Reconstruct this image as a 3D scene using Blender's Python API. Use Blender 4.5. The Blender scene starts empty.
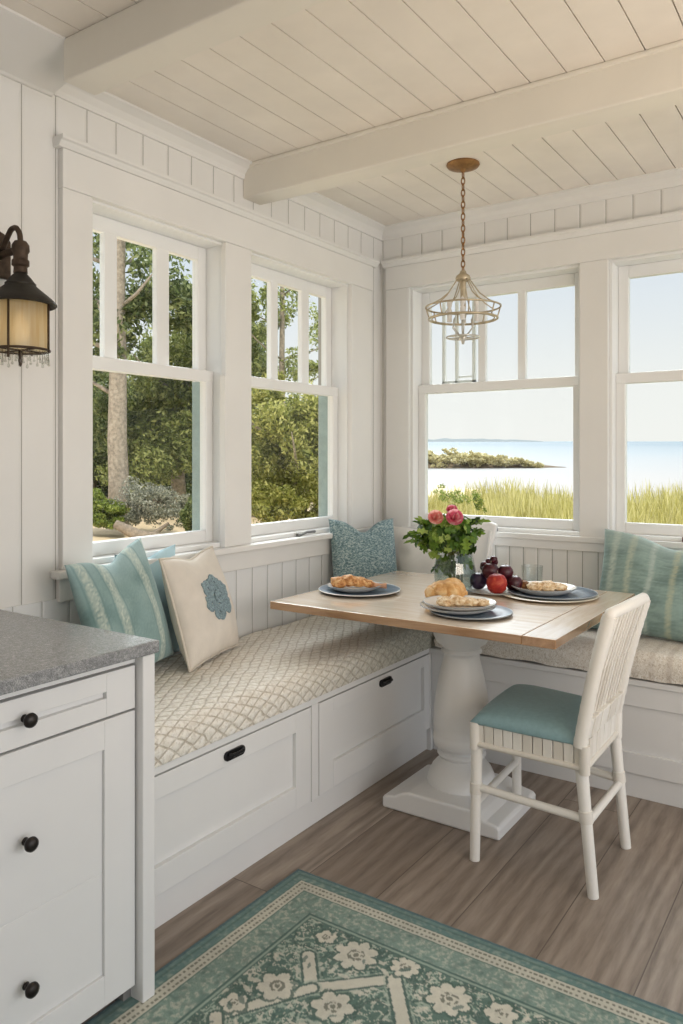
import bpy, bmesh, math, random
import numpy as np
from mathutils import Vector, Matrix, noise as mnoise
PI = math.pi
sc = bpy.context.scene
COL = sc.collection
rnd = random.Random(7)
R = math.radians

# ------------------------------------------------------------------ materials
class NT:
    def __init__(s, name):
        s.m = bpy.data.materials.new(name); s.m.use_nodes = True
        s.t = s.m.node_tree; s.t.nodes.clear()
        s.out = s.t.nodes.new('ShaderNodeOutputMaterial')
    def n(s, typ, **kw):
        nd = s.t.nodes.new(typ)
        for k, v in kw.items(): setattr(nd, k, v)
        return nd
    def l(s, a, b): s.t.links.new(a, b)
    def val(s, sock, v):
        if hasattr(v, 'links') or isinstance(v, bpy.types.NodeSocket): s.l(v, sock)
        else: sock.default_value = v
    def math(s, op, a, b=0.0, clamp=False):
        nd = s.n('ShaderNodeMath', operation=op, use_clamp=clamp)
        s.val(nd.inputs[0], a); s.val(nd.inputs[1], b)
        return nd.outputs[0]
    def mix(s, f, a, b, blend='MIX'):
        nd = s.n('ShaderNodeMix', data_type='RGBA', blend_type=blend)
        s.val(nd.inputs[0], f)
        s.val(nd.inputs[6], a if not isinstance(a, tuple) else (*a[:3], 1)); s.val(nd.inputs[7], b if not isinstance(b, tuple) else (*b[:3], 1))
        return nd.outputs[2]
    def pos(s, kind='Object'):
        return s.n('ShaderNodeTexCoord').outputs[kind]
    def world(s): return s.n('ShaderNodeNewGeometry').outputs['Position']
    def xyz(s, v):
        nd = s.n('ShaderNodeSeparateXYZ'); s.l(v, nd.inputs[0]); return nd.outputs
    def comb(s, x, y, z):
        nd = s.n('ShaderNodeCombineXYZ')
        for i, q in enumerate((x, y, z)): s.val(nd.inputs[i], q)
        return nd.outputs[0]
    def mapping(s, v, scale=(1, 1, 1), rot=(0, 0, 0), loc=(0, 0, 0)):
        nd = s.n('ShaderNodeMapping'); s.l(v, nd.inputs[0])
        nd.inputs['Scale'].default_value = scale; nd.inputs['Rotation'].default_value = rot; nd.inputs['Location'].default_value = loc
        return nd.outputs[0]
    def noise(s, v, scale, detail=3, rough=.55, dist=0):
        nd = s.n('ShaderNodeTexNoise'); s.l(v, nd.inputs['Vector'])
        nd.inputs['Scale'].default_value = scale; nd.inputs['Detail'].default_value = detail
        nd.inputs['Roughness'].default_value = rough; nd.inputs['Distortion'].default_value = dist
        return nd.outputs[0]
    def ramp(s, f, stops, interp='LINEAR'):
        nd = s.n('ShaderNodeValToRGB'); s.l(f, nd.inputs[0]); cr = nd.color_ramp; cr.interpolation = interp
        while len(cr.elements) < len(stops): cr.elements.new(.5)
        for e, (p, c) in zip(cr.elements, stops):
            e.position = p; e.color = (*c[:3], 1) if isinstance(c, tuple) else (c, c, c, 1)
        return nd.outputs[0]
    def bump(s, h, strength=.3, dist=.01):
        nd = s.n('ShaderNodeBump'); s.l(h, nd.inputs['Height'])
        nd.inputs['Strength'].default_value = strength; nd.inputs['Distance'].default_value = dist
        return nd.outputs[0]
    def bsdf(s, color, rough=.5, normal=None, metallic=0, spec=.5, sheen=0, coat=0, emis=None, estr=0, trans=0, sss=0):
        b = s.n('ShaderNodeBsdfPrincipled')
        s.val(b.inputs['Base Color'], (*color[:3], 1) if isinstance(color, tuple) else color)
        s.val(b.inputs['Roughness'], rough); b.inputs['Metallic'].default_value = metallic
        b.inputs['Specular IOR Level'].default_value = spec
        b.inputs['Sheen Weight'].default_value = sheen; b.inputs['Coat Weight'].default_value = coat
        b.inputs['Transmission Weight'].default_value = trans
        b.inputs['Subsurface Weight'].default_value = sss
        if emis: b.inputs['Emission Color'].default_value = (*emis, 1); b.inputs['Emission Strength'].default_value = estr
        if normal is not None: s.l(normal, b.inputs['Normal'])
        s.l(b.outputs[0], s.out.inputs[0])
        s.b = b
        return s.m

def srgb(r, g, b):
    f = lambda c: (c/255/12.92) if c/255 <= .04045 else ((c/255+.055)/1.055)**2.4
    return (f(r), f(g), f(b))

def m_plain(name, col, rough=.5, nscale=0, namt=.1, bump=0, bscale=60, metallic=0, **kw):
    t = NT(name); c = col; nrm = None
    if nscale:
        nz = t.noise(t.world(), nscale, 4)
        dark = tuple(x*(1-namt) for x in col); lite = tuple(min(1, x*(1+namt)) for x in col)
        c = t.ramp(nz, [(.3, dark), (.7, lite)])
    if bump: nrm = t.bump(t.noise(t.world(), bscale, 4), bump, .004)
    return t.bsdf(c, rough, nrm, metallic, **kw)

WHITE = (.79, .78, .755)
paint = m_plain('white_paint', WHITE, .42, 3, .025, .04, 25)
cab_paint = m_plain('cabinet_paint', (.78, .78, .775), .4, 3, .02, .03, 25)
bench_paint = m_plain('bench_paint', (.80, .80, .79), .4, 3, .02, .03, 25)
ceil_paint = m_plain('ceiling_paint', (.82, .765, .69), .5, 4, .05, .06, 18)
beam_paint = m_plain('beam_paint', (.79, .75, .67), .45, 4, .025, .04, 20)
sash_paint = m_plain('sash_paint', (.84, .84, .825), .35, 3, .02)
shadow_dark = m_plain('gap_dark', (.10, .085, .07), .8)
jamb_teal = m_plain('jamb_teal', (.30, .38, .36), .5, 20, .12)

def m_boards(name, col, axis, spacing, offset, w=.0035):
    t = NT(name); p = t.xyz(t.world())
    a = t.math('ADD', p[axis], -offset + 50*spacing)
    f = t.math('FRACT', t.math('DIVIDE', a, spacing))
    d = t.math('ABSOLUTE', t.math('ADD', f, -.5))              # .5 at the seam
    g = t.math('GREATER_THAN', d, .5 - w/spacing/2)
    soft = t.ramp(d, [(.5-3*w/spacing, 1.0), (.5-.4*w/spacing, 0.0)])
    nz = t.noise(t.world(), 3, 3)
    base = t.ramp(nz, [(.3, tuple(x*.97 for x in col)), (.7, tuple(x*1.02 for x in col))])
    c = t.mix(g, base, tuple(x*.42 for x in (col[0], col[1]*.97, col[2]*.9)))
    return t.bsdf(c, .45, t.bump(soft, .5, .006))

wall_m_left = m_boards('boards_left', WHITE, 1, .1296, -2.031)
wall_m_back = m_boards('boards_back', WHITE, 0, .126, .136)
wains_left = m_boards('wainscot_left', (.80, .81, .81), 1, .108, -1.247, .003)
wains_back = m_boards('wainscot_back', (.78, .775, .745), 0, .0757, .781, .004)

def m_floor():
    t = NT('oak_planks'); p = t.xyz(t.world())
    v = t.comb(p[1], t.math('ADD', p[0], -1.296 + 20*.26), 0)
    br = t.n('ShaderNodeTexBrick', offset=.37, offset_frequency=2)
    t.l(v, br.inputs['Vector'])
    br.inputs['Color1'].default_value = (0, 0, 0, 1); br.inputs['Color2'].default_value = (1, 1, 1, 1); br.inputs['Mortar'].default_value = (.5, .5, .5, 1)
    br.inputs['Scale'].default_value = 1; br.inputs['Mortar Size'].default_value = .0018; br.inputs['Mortar Smooth'].default_value = .1
    br.inputs['Brick Width'].default_value = 1.9; br.inputs['Row Height'].default_value = .26
    tone = br.outputs['Color']
    toneV = t.n('ShaderNodeRGBToBW'); t.l(tone, toneV.inputs[0])
    gv = t.comb(t.math('MULTIPLY', p[0], 1.0), t.math('ADD', t.math('MULTIPLY', p[1], .11), t.math('MULTIPLY', toneV.outputs[0], 3.1)), t.math('MULTIPLY', toneV.outputs[0], 7.0))
    g1 = t.noise(gv, 11, 5, .62, .9)
    g2 = t.noise(gv, 70, 4, .6, .4)
    rings = t.n('ShaderNodeTexWave', wave_type='BANDS', bands_direction='X'); t.l(gv, rings.inputs['Vector'])
    rings.inputs['Scale'].default_value = 5.5; rings.inputs['Distortion'].default_value = 9; rings.inputs['Detail'].default_value = 3; rings.inputs['Detail Scale'].default_value = 1.4
    mixv = t.math('ADD', t.math('MULTIPLY', g1, .42), t.math('ADD', t.math('MULTIPLY', g2, .41), t.math('MULTIPLY', rings.outputs['Fac'], .17)))
    c = t.ramp(mixv, [(.28, srgb(110, 98, 88)), (.45, srgb(144, 131, 119)), (.6, srgb(166, 152, 139)), (.78, srgb(186, 172, 158))])
    c = t.mix(t.math('MULTIPLY', toneV.outputs[0], .40), c, srgb(112, 96, 83), 'MIX')
    kn = t.n('ShaderNodeTexVoronoi'); t.l(t.comb(t.math('MULTIPLY', p[0], 1.9), t.math('MULTIPLY', p[1], 1.3), 0), kn.inputs['Vector']); kn.inputs['Scale'].default_value = 1.15
    kf = t.ramp(kn.outputs['Distance'], [(.012, 1.0), (.045, 0.0)])
    c = t.mix(t.math('MULTIPLY', kf, .8), c, srgb(60, 44, 34))
    c = t.mix(t.math('MULTIPLY', br.outputs['Fac'], .7), c, srgb(70, 58, 50))
    return t.bsdf(c, t.ramp(g1, [(.3, .42), (.7, .58)]), t.bump(mixv, .12, .004))
floor_m = m_floor()

def m_tabletop(name, top=True):
    t = NT(name); p = t.xyz(t.world())
    v = t.comb(t.math('MULTIPLY', p[0], .12), p[1], p[2]) if top else t.comb(p[0], t.math('MULTIPLY', p[1], .12), p[2])
    g = t.noise(v, 38, 5, .62, .5)
    big = t.noise(v, 7, 3)
    c = t.ramp(g, [(.3, srgb(222, 198, 172)), (.5, srgb(236, 215, 191)), (.7, srgb(243, 226, 205))])
    c = t.mix(t.math('MULTIPLY', big, .2), c, srgb(222, 196, 166))
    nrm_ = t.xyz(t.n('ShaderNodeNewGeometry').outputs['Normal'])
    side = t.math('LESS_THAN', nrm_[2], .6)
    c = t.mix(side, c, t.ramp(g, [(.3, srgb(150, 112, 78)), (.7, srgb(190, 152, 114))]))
    return t.bsdf(c, .22, t.bump(g, .05, .002), spec=.7, coat=1.0)
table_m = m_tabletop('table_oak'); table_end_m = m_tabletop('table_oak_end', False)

def m_granite():
    t = NT('grey_granite')
    a = t.noise(t.world(), 420, 2, .7); b = t.noise(t.world(), 120, 3)
    c = t.ramp(t.math('ADD', t.math('MULTIPLY', a, .65), t.math('MULTIPLY', b, .35)), [(.36, srgb(96, 98, 101)), (.5, srgb(138, 140, 142)), (.64, srgb(184, 186, 186))])
    return t.bsdf(c, .2, t.bump(a, .03, .001), spec=.6)
granite = m_granite()

def m_quilt():
    t = NT('quilted_lattice'); p = t.xyz(t.world())
    # the lattice runs down the rolled front edge too: unroll X by height there
    px = t.math('SUBTRACT', p[0], p[2])
    wob = t.math('MULTIPLY', t.math('SUBTRACT', t.noise(t.world(), 9, 3), .5), .035)
    px = t.math('ADD', px, wob)
    u = t.math('ADD', px, t.math('MULTIPLY', p[1], .62)); v = t.math('SUBTRACT', px, t.math('MULTIPLY', p[1], .62))
    def tri(x, sp):
        f = t.math('FRACT', t.math('DIVIDE', t.math('ADD', x, 50*sp), sp))
        return t.math('ABSOLUTE', t.math('SUBTRACT', f, .5))
    lu, lv = tri(u, .043), tri(v, .043)
    m = t.math('MAXIMUM', lu, lv)
    h = t.math('SUBTRACT', 1.0, t.math('POWER', t.math('MULTIPLY', m, 2.0), 3.0))
    line = t.ramp(m, [(.395, 0.0), (.44, 1.0)])
    nz = t.noise(t.world(), 45, 4, .7); nz2 = t.noise(t.world(), 260, 2)
    cream = t.ramp(nz, [(.33, srgb(232, 226, 213)), (.5, srgb(245, 240, 229)), (.7, srgb(252, 249, 242))])
    lf = t.ramp(t.noise(t.world(), 30, 3, .7), [(.35, .3), (.6, .8)])
    c = t.mix(t.math('MULTIPLY', line, lf), cream, srgb(188, 175, 154))
    fl = t.ramp(t.noise(t.world(), 75, 3, .7), [(.5, 0.0), (.6, 1.0)])
    c = t.mix(t.math('MULTIPLY', fl, .3), c, srgb(176, 164, 146))
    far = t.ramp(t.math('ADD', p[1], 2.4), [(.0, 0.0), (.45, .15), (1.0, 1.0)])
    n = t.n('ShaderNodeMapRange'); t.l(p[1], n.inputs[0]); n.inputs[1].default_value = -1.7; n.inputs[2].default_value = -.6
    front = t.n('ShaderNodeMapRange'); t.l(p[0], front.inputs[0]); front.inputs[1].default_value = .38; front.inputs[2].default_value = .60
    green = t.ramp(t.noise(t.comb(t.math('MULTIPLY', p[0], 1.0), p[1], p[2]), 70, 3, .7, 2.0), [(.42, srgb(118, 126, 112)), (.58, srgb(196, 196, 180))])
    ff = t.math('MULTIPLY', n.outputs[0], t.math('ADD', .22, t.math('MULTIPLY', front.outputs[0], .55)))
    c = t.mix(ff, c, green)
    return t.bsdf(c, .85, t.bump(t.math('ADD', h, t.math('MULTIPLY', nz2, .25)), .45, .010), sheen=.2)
quilt_m = m_quilt()

def m_boucle():
    t = NT('oatmeal_boucle'); p = t.xyz(t.world())
    v = t.comb(p[0], t.math('MULTIPLY', p[1], 1.0), t.math('MULTIPLY', p[2], .7))
    a = t.noise(v, 130, 3, .7, 1.5); b = t.noise(v, 20, 3)
    c = t.ramp(a, [(.33, srgb(190, 178, 160)), (.47, srgb(236, 228, 214)), (.6, srgb(252, 248, 240))])
    s = t.math('SINE', t.math('MULTIPLY', p[0], 95.0))
    gate = t.n('ShaderNodeMapRange'); t.l(p[0], gate.inputs[0]); gate.inputs[1].default_value = 1.45; gate.inputs[2].default_value = 1.7
    st = t.math('MULTIPLY', t.ramp(s, [(.2, 0.0), (.8, 1.0)]), t.math('MULTIPLY', gate.outputs[0], .35))
    c = t.mix(st, c, srgb(150, 128, 108))
    c = t.mix(t.math('MULTIPLY', b, .15), c, srgb(190, 184, 170))
    return t.bsdf(c, .95, t.bump(a, .6, .008), sheen=.25)
boucle_m = m_boucle()

def m_attr(name, rough=.9, nscale=260, bstr=.35, var=.16, sheen=.2):
    t = NT(name)
    at = t.n('ShaderNodeVertexColor', layer_name='Col')
    a = t.noise(t.pos(), nscale, 3, .7); b = t.noise(t.pos(), nscale*.12, 3, .6)
    k = t.math('ADD', 1-var, t.math('MULTIPLY', t.math('ADD', a, t.math('MULTIPLY', b, .6)), var*1.25))
    c = t.mix(1.0, at.outputs[0], t.comb(k, k, k), 'MULTIPLY')
    return t.bsdf(c, rough, t.bump(a, bstr, .003), sheen=sheen)
fabric_m = m_attr('printed_fabric', .9, 260, .4, .18)
rug_m = m_attr('rug_pile', .97, 240, .5, .22)

def m_weave(name, c1, c2, c3, sx, sz):
    t = NT(name); p = t.xyz(t.pos())
    v = t.comb(t.math('MULTIPLY', p[0], sx), t.math('MULTIPLY', p[1], sx), t.math('MULTIPLY', p[2], sz))
    a = t.noise(v, 1.0, 3, .6, .6)
    c = t.ramp(a, [(.36, c1), (.5, c2), (.63, c3)])
    return t.bsdf(c, .92, t.bump(a, .6, .006), sheen=.2)
blue_weave = m_weave('blue_woven', srgb(84, 112, 120), srgb(128, 156, 160), srgb(190, 204, 204), 90, 150)
linen = m_plain('cream_linen', (.74, .68, .60), .9, 12, .06, .3, 320)
linen_white = m_plain('white_linen', (.88, .85, .80), .9, 9, .05, .25, 320)
blue_linen = m_plain('light_blue_linen', srgb(186, 216, 226), .9, 14, .08, .3, 300)
piping_m = m_plain('linen_piping', (.66, .60, .51), .9)
applique_m = m_plain('teal_applique', srgb(140, 160, 166), .95, 120, .35, .9, 150)
seat_teal = m_plain('teal_vinyl', srgb(136, 168, 174), .38, 60, .08, .2, 240)
def m_rattan():
    t = NT('white_rattan'); ri = t.n('ShaderNodeNewGeometry').outputs['Random Per Island']
    c = t.ramp(ri, [(0, (.70, .66, .59)), (.5, (.79, .76, .70)), (1, (.85, .83, .78))])
    nz = t.noise(t.world(), 120, 3)
    c = t.mix(t.math('MULTIPLY', nz, .2), c, (.66, .61, .53))
    return t.bsdf(c, .55, t.bump(nz, .15, .002))
rattan = m_rattan()
ped_paint = m_plain('pedestal_paint', (.81, .81, .80), .3, 3, .02)
bronze = m_plain('dark_bronze', (.028, .024, .022), .38, 30, .2, metallic=.6)
black_metal = m_plain('black_metal', (.014, .014, .016), .35, metallic=.4)
rust = m_plain('aged_bronze', srgb(76, 62, 50), .6, 40, .35, .5, 90, metallic=.5)
lamp_dark = m_plain('lamp_dark_metal', srgb(52, 48, 42), .55, 30, .2, .2, 90, metallic=.5)
brass = m_plain('antique_brass', srgb(150, 112, 70), .42, 40, .25, .2, 60, metallic=.7)
champagne = m_plain('champagne_metal', srgb(188, 174, 148), .35, 40, .15, metallic=.6)
nickel = m_plain('dull_nickel', srgb(120, 120, 118), .4, metallic=.7)
slate_blue = m_plain('slate_blue_glaze', srgb(92, 110, 128), .3, 40, .15)
plate_white = m_plain('white_glaze', (.82, .80, .77), .2, 8, .02)
plate_rim = m_plain('grey_rim_glaze', srgb(150, 155, 158), .3)
charger_cream = m_plain('cream_glaze', srgb(214, 206, 186), .35, 30, .06)

def m_glass(name, tint=(1, 1, 1), refl=1.0):
    t = NT(name)
    tr = t.n('ShaderNodeBsdfTransparent'); tr.inputs[0].default_value = (*tint, 1)
    gl = t.n('ShaderNodeBsdfGlossy'); gl.inputs['Roughness'].default_value = .02
    lw = t.n('ShaderNodeLayerWeight'); lw.inputs[0].default_value = .5
    fr = t.math('ADD', .035, t.math('MULTIPLY', t.math('POWER', lw.outputs['Facing'], 4.0), .5))
    mx = t.n('ShaderNodeMixShader'); t.l(t.math('MULTIPLY', fr, refl), mx.inputs[0])
    t.l(tr.outputs[0], mx.inputs[1]); t.l(gl.outputs[0], mx.inputs[2]); t.l(mx.outputs[0], t.out.inputs[0])
    return t.m
pane_m = m_glass('window_glass', (.97, .985, .975), .35)
vase_glass = m_glass('vase_glass', (.90, .93, .93), 1.6)
tumbler_glass = m_glass('tumbler_glass', (.93, .95, .95), 1.4)
crystal = m_glass('crystal', (.85, .86, .84), 2.0)
water_m = m_glass('water', (.86, .92, .9), .5)
def m_lampglass():
    t = NT('amber_lamp_glass')
    p = t.xyz(t.world())
    st = t.noise(t.comb(t.math('MULTIPLY', p[0], 90), t.math('MULTIPLY', p[1], 90), t.math('MULTIPLY', p[2], 6)), 1, 3)
    c = t.ramp(st, [(.3, (.88, .78, .58)), (.6, (.97, .93, .82))])
    tl = t.n('ShaderNodeBsdfTranslucent'); t.l(c, tl.inputs[0])
    tr = t.n('ShaderNodeBsdfTransparent'); t.l(c, tr.inputs[0])
    m1 = t.n('ShaderNodeMixShader'); m1.inputs[0].default_value = .3; t.l(tl.outputs[0], m1.inputs[1]); t.l(tr.outputs[0], m1.inputs[2])
    gl = t.n('ShaderNodeBsdfGlossy'); gl.inputs['Roughness'].default_value = .08
    m2 = t.n('ShaderNodeMixShader'); m2.inputs[0].default_value = .06; t.l(m1.outputs[0], m2.inputs[1]); t.l(gl.outputs[0], m2.inputs[2])
    t.l(m2.outputs[0], t.out.inputs[0]); return t.m
lamp_glass = m_lampglass()
bulb_m = NT('bulb'); bulb_m = bulb_m.bsdf((1, .8, .5), .5, emis=(1.0, .68, .34), estr=1.1)

def m_food(name, lo, mid, hi, sc_=55):
    t = NT(name); a = t.noise(t.pos(), sc_, 5, .65, .5)
    c = t.ramp(a, [(.32, lo), (.5, mid), (.66, hi)])
    return t.bsdf(c, .55, t.bump(a, .5, .006), sss=.0)
crust = m_food('golden_crust', srgb(150, 88, 40), srgb(212, 152, 92), srgb(240, 204, 150))
pastry = m_food('sugared_pastry', srgb(176, 130, 84), srgb(226, 196, 152), srgb(248, 236, 212), 70)
bone_m = m_plain('crust_pink', srgb(205, 160, 130), .5, 60, .2)
plum_m = m_plain('plum_skin', srgb(70, 22, 34), .35, 25, .35)
grape_m = m_plain('purple_grape', srgb(58, 42, 70), .3, 30, .3)
apple_m = m_food('red_apple', srgb(120, 18, 20), srgb(168, 40, 34), srgb(196, 88, 56), 22)
stem_m = m_plain('stem_green', srgb(74, 104, 44), .6, 40, .2)

def m_leaf(name, stops, trans=.35, rough=.5):
    t = NT(name)
    ri = t.n('ShaderNodeNewGeometry').outputs['Random Per Island']
    c = t.ramp(ri, stops)
    d = t.n('ShaderNodeBsdfPrincipled'); t.l(c, d.inputs['Base Color']); d.inputs['Roughness'].default_value = rough
    d.inputs['Specular IOR Level'].default_value = .3
    tl = t.n('ShaderNodeBsdfTranslucent'); t.l(c, tl.inputs[0])
    mx = t.n('ShaderNodeMixShader'); mx.inputs[0].default_value = trans
    t.l(d.outputs[0], mx.inputs[1]); t.l(tl.outputs[0], mx.inputs[2]); t.l(mx.outputs[0], t.out.inputs[0])
    return t.m
bouquet_leaf = m_leaf('bouquet_leaf', [(0, srgb(46, 70, 26)), (.4, srgb(84, 120, 42)), (.8, srgb(128, 158, 62)), (1, srgb(182, 202, 112))], .35, .4)
petal_pink = m_leaf('petal_pink', [(0, srgb(226, 110, 138)), (.6, srgb(244, 164, 178)), (1, srgb(252, 214, 212))], .55)
petal_coral = m_leaf('petal_coral', [(0, srgb(232, 146, 140)), (.6, srgb(246, 188, 176)), (1, srgb(252, 222, 208))], .55)
leaf_dark = m_leaf('leaf_dark', [(0, srgb(66, 80, 48)), (.5, srgb(112, 126, 78)), (1, srgb(168, 174, 118))], .45)
leaf_mid = m_leaf('leaf_mid', [(0, srgb(86, 98, 52)), (.5, srgb(140, 150, 84)), (1, srgb(194, 196, 130))], .45)
leaf_yellow = m_leaf('leaf_yellow', [(0, srgb(104, 112, 54)), (.5, srgb(168, 170, 90)), (1, srgb(222, 216, 142))], .45)
leaf_silver = m_leaf('leaf_silver', [(0, srgb(108, 112, 98)), (.5, srgb(156, 158, 140)), (1, srgb(206, 204, 188))])
leaf_bright = m_leaf('leaf_bright', [(0, srgb(84, 102, 40)), (.5, srgb(134, 150, 66)), (1, srgb(178, 186, 96))])
leaf_head = m_leaf('leaf_headland', [(0, srgb(170, 160, 116)), (.5, srgb(214, 204, 156)), (1, srgb(238, 230, 190))], .45)
grass_m = m_leaf('meadow_grass', [(0, srgb(158, 150, 84)), (.5, srgb(192, 182, 112)), (1, srgb(216, 206, 150))], .4)
bark = m_plain('pine_bark', srgb(160, 148, 134), .9, 25, .35, 1, 30)
drift_m = m_plain('weathered_wood', srgb(150, 134, 116), .9, 30, .3, .8, 40)
rock_m = m_plain('shore_rock', srgb(120, 106, 88), .9, 6, .3, .8, 10)
sand_m = m_plain('sand', srgb(222, 198, 164), .95, 2.2, .18, .6, 12)
meadow_m = m_plain('meadow_soil', srgb(150, 140, 74), .95, 3, .25)
roof_m = m_plain('roof_felt', (.3, .3, .3), .9)
def m_sea():
    t = NT('sea_water'); p = t.xyz(t.world())
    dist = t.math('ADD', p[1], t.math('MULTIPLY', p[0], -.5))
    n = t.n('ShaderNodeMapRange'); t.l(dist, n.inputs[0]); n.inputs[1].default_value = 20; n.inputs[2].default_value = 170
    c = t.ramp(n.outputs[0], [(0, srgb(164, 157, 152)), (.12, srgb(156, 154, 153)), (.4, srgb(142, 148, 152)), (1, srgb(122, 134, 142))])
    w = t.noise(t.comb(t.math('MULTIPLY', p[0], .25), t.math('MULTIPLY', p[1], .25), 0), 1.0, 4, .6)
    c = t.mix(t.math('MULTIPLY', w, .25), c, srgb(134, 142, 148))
    return t.bsdf(c, .7, t.bump(w, .1, .05), spec=.1)
sea_m = m_sea()
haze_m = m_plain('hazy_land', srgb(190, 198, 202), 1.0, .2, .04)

# ------------------------------------------------------------------ helpers
def link(o):
    COL.objects.link(o); return o
def tag(o, label=None, cat=None, group=None, kind=None):
    if label: o['label'] = label
    if cat: o['category'] = cat
    if group: o['group'] = group
    if kind: o['kind'] = kind
    return o
def root_loc(o):
    v = Vector((0, 0, 0))
    while o is not None: v += o.location; o = o.parent
    return v
def thing(name, label, cat, loc=(0, 0, 0), group=None, kind=None):
    o = bpy.data.objects.new(name, None); o.empty_display_size = .05; o.location = loc
    link(o); return tag(o, label, cat, group, kind)
def fin(name, me, mats, parent=None, smooth=False, bev=0, seg=2, sub=0, origin=None, auto=None):
    """link a mesh built in world coordinates under its parent (or with its own origin)"""
    o = bpy.data.objects.new(name, me); link(o)
    for m in (mats if isinstance(mats, (list, tuple)) else [mats]): me.materials.append(m)
    if parent is not None:
        me.transform(Matrix.Translation(-root_loc(parent))); o.parent = parent
    elif origin is not None:
        me.transform(Matrix.Translation(-Vector(origin))); o.location = origin
    if smooth:
        me.polygons.foreach_set('use_smooth', [True]*len(me.polygons))
        if auto: me.set_sharp_from_angle(angle=R(auto))
    if bev:
        b = o.modifiers.new('bevel', 'BEVEL'); b.width = bev; b.segments = seg; b.limit_method = 'ANGLE'; b.angle_limit = R(40)
    if sub:
        s = o.modifiers.new('sub', 'SUBSURF'); s.levels = sub; s.render_levels = sub
    me.update()
    return o
def obj(name, bm, mats, parent=None, **kw):
    me = bpy.data.meshes.new(name); bmesh.ops.recalc_face_normals(bm, faces=bm.faces); bm.to_mesh(me); bm.free()
    return fin(name, me, mats, parent, **kw)
def NB(): return bmesh.new()
def box(bm, x0, x1, y0, y1, z0, z1, mi=0):
    vs = [bm.verts.new(p) for p in ((x0, y0, z0), (x1, y0, z0), (x1, y1, z0), (x0, y1, z0), (x0, y0, z1), (x1, y0, z1), (x1, y1, z1), (x0, y1, z1))]
    for f in ((0, 3, 2, 1), (4, 5, 6, 7), (0, 1, 5, 4), (1, 2, 6, 5), (2, 3, 7, 6), (3, 0, 4, 7)):
        bm.faces.new([vs[i] for i in f]).material_index = mi
    return bm
def hexa(bm, pts):
    vs = [bm.verts.new(p) for p in pts]
    for f in ((0, 3, 2, 1), (4, 5, 6, 7), (0, 1, 5, 4), (1, 2, 6, 5), (2, 3, 7, 6), (3, 0, 4, 7)): bm.faces.new([vs[i] for i in f])
def lathe(bm, prof, c=(0, 0, 0), n=32, axis='Z'):
    rings = []
    for r, z in prof:
        ring = []
        for i in range(n):
            a = 2*PI*i/n; x, y = r*math.cos(a), r*math.sin(a)
            p = (x, y, z) if axis == 'Z' else ((z, x, y) if axis == 'X' else (x, z, y))
            ring.append(bm.verts.new((c[0]+p[0], c[1]+p[1], c[2]+p[2])))
        rings.append(ring)
    for a, b in zip(rings, rings[1:]):
        for i in range(n): bm.faces.new((a[i], a[(i+1) % n], b[(i+1) % n], b[i]))
    if prof[0][0] > 1e-5: bm.faces.new(rings[0][::-1])
    if prof[-1][0] > 1e-5: bm.faces.new(rings[-1])
    return bm
def shell(bm, prof, c, n=40):
    """open lathe, no caps (profile given as a closed outline)"""
    rings = []
    for r, z in prof:
        rings.append([bm.verts.new((c[0]+r*math.cos(2*PI*i/n), c[1]+r*math.sin(2*PI*i/n), c[2]+z)) for i in range(n)])
    for a, b in zip(rings, rings[1:]):
        for i in range(n): bm.faces.new((a[i], a[(i+1) % n], b[(i+1) % n], b[i]))
def tube(bm, pts, r, n=10, closed=False, flat=1.0):
    pts = [Vector(p) for p in pts]; N = len(pts); rings = []
    prev = None
    for i, p in enumerate(pts):
        if closed: d = pts[(i+1) % N] - pts[i-1]
        else: d = pts[min(i+1, N-1)] - pts[max(i-1, 0)]
        d.normalize()
        if prev is None:
            up = Vector((0, 0, 1)) if abs(d.z) < .95 else Vector((1, 0, 0))
            a = d.cross(up).normalized()
        else: a = (prev - d*prev.dot(d)).normalized()
        prev = a; b = d.cross(a)
        rr = r[i] if isinstance(r, (list, tuple)) else r
        rings.append([bm.verts.new(p + rr*(a*math.cos(2*PI*k/n) + b*flat*math.sin(2*PI*k/n))) for k in range(n)])
    for i in range(N if closed else N-1):
        A, B = rings[i], rings[(i+1) % N]
        for k in range(n): bm.faces.new((A[k], A[(k+1) % n], B[(k+1) % n], B[k]))
    if not closed:
        bm.faces.new(rings[0][::-1]); bm.faces.new(rings[-1])
    return bm
def prism(bm, poly, fn, t0, t1):
    """extrude 2-D poly; fn(a,b,t)->xyz"""
    A = [bm.verts.new(fn(a, b, t0)) for a, b in poly]; B = [bm.verts.new(fn(a, b, t1)) for a, b in poly]
    n = len(poly)
    bm.faces.new(A[::-1]); bm.faces.new(B)
    for i in range(n): bm.faces.new((A[i], A[(i+1) % n], B[(i+1) % n], B[i]))
    return bm
def blob(bm, c, rad, nz=.12, freq=2.0, seed=0, sub=4, rot=None):
    r = bmesh.ops.create_icosphere(bm, subdivisions=sub, radius=1)
    M = rot or Matrix.Identity(3)
    for v in r['verts']:
        d = v.co.normalized()
        k = 1 + nz*mnoise.noise(d*freq + Vector((seed*3.7, seed*1.3, seed))) + nz*.5*mnoise.noise(d*freq*2.6 + Vector((seed, seed*2.1, 5)))
        v.co = Vector(c) + M @ Vector((d.x*rad[0]*k, d.y*rad[1]*k, d.z*rad[2]*k))
def pymesh(name, vs, fs):
    me = bpy.data.meshes.new(name); me.from_pydata(vs, [], fs); return me
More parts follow.
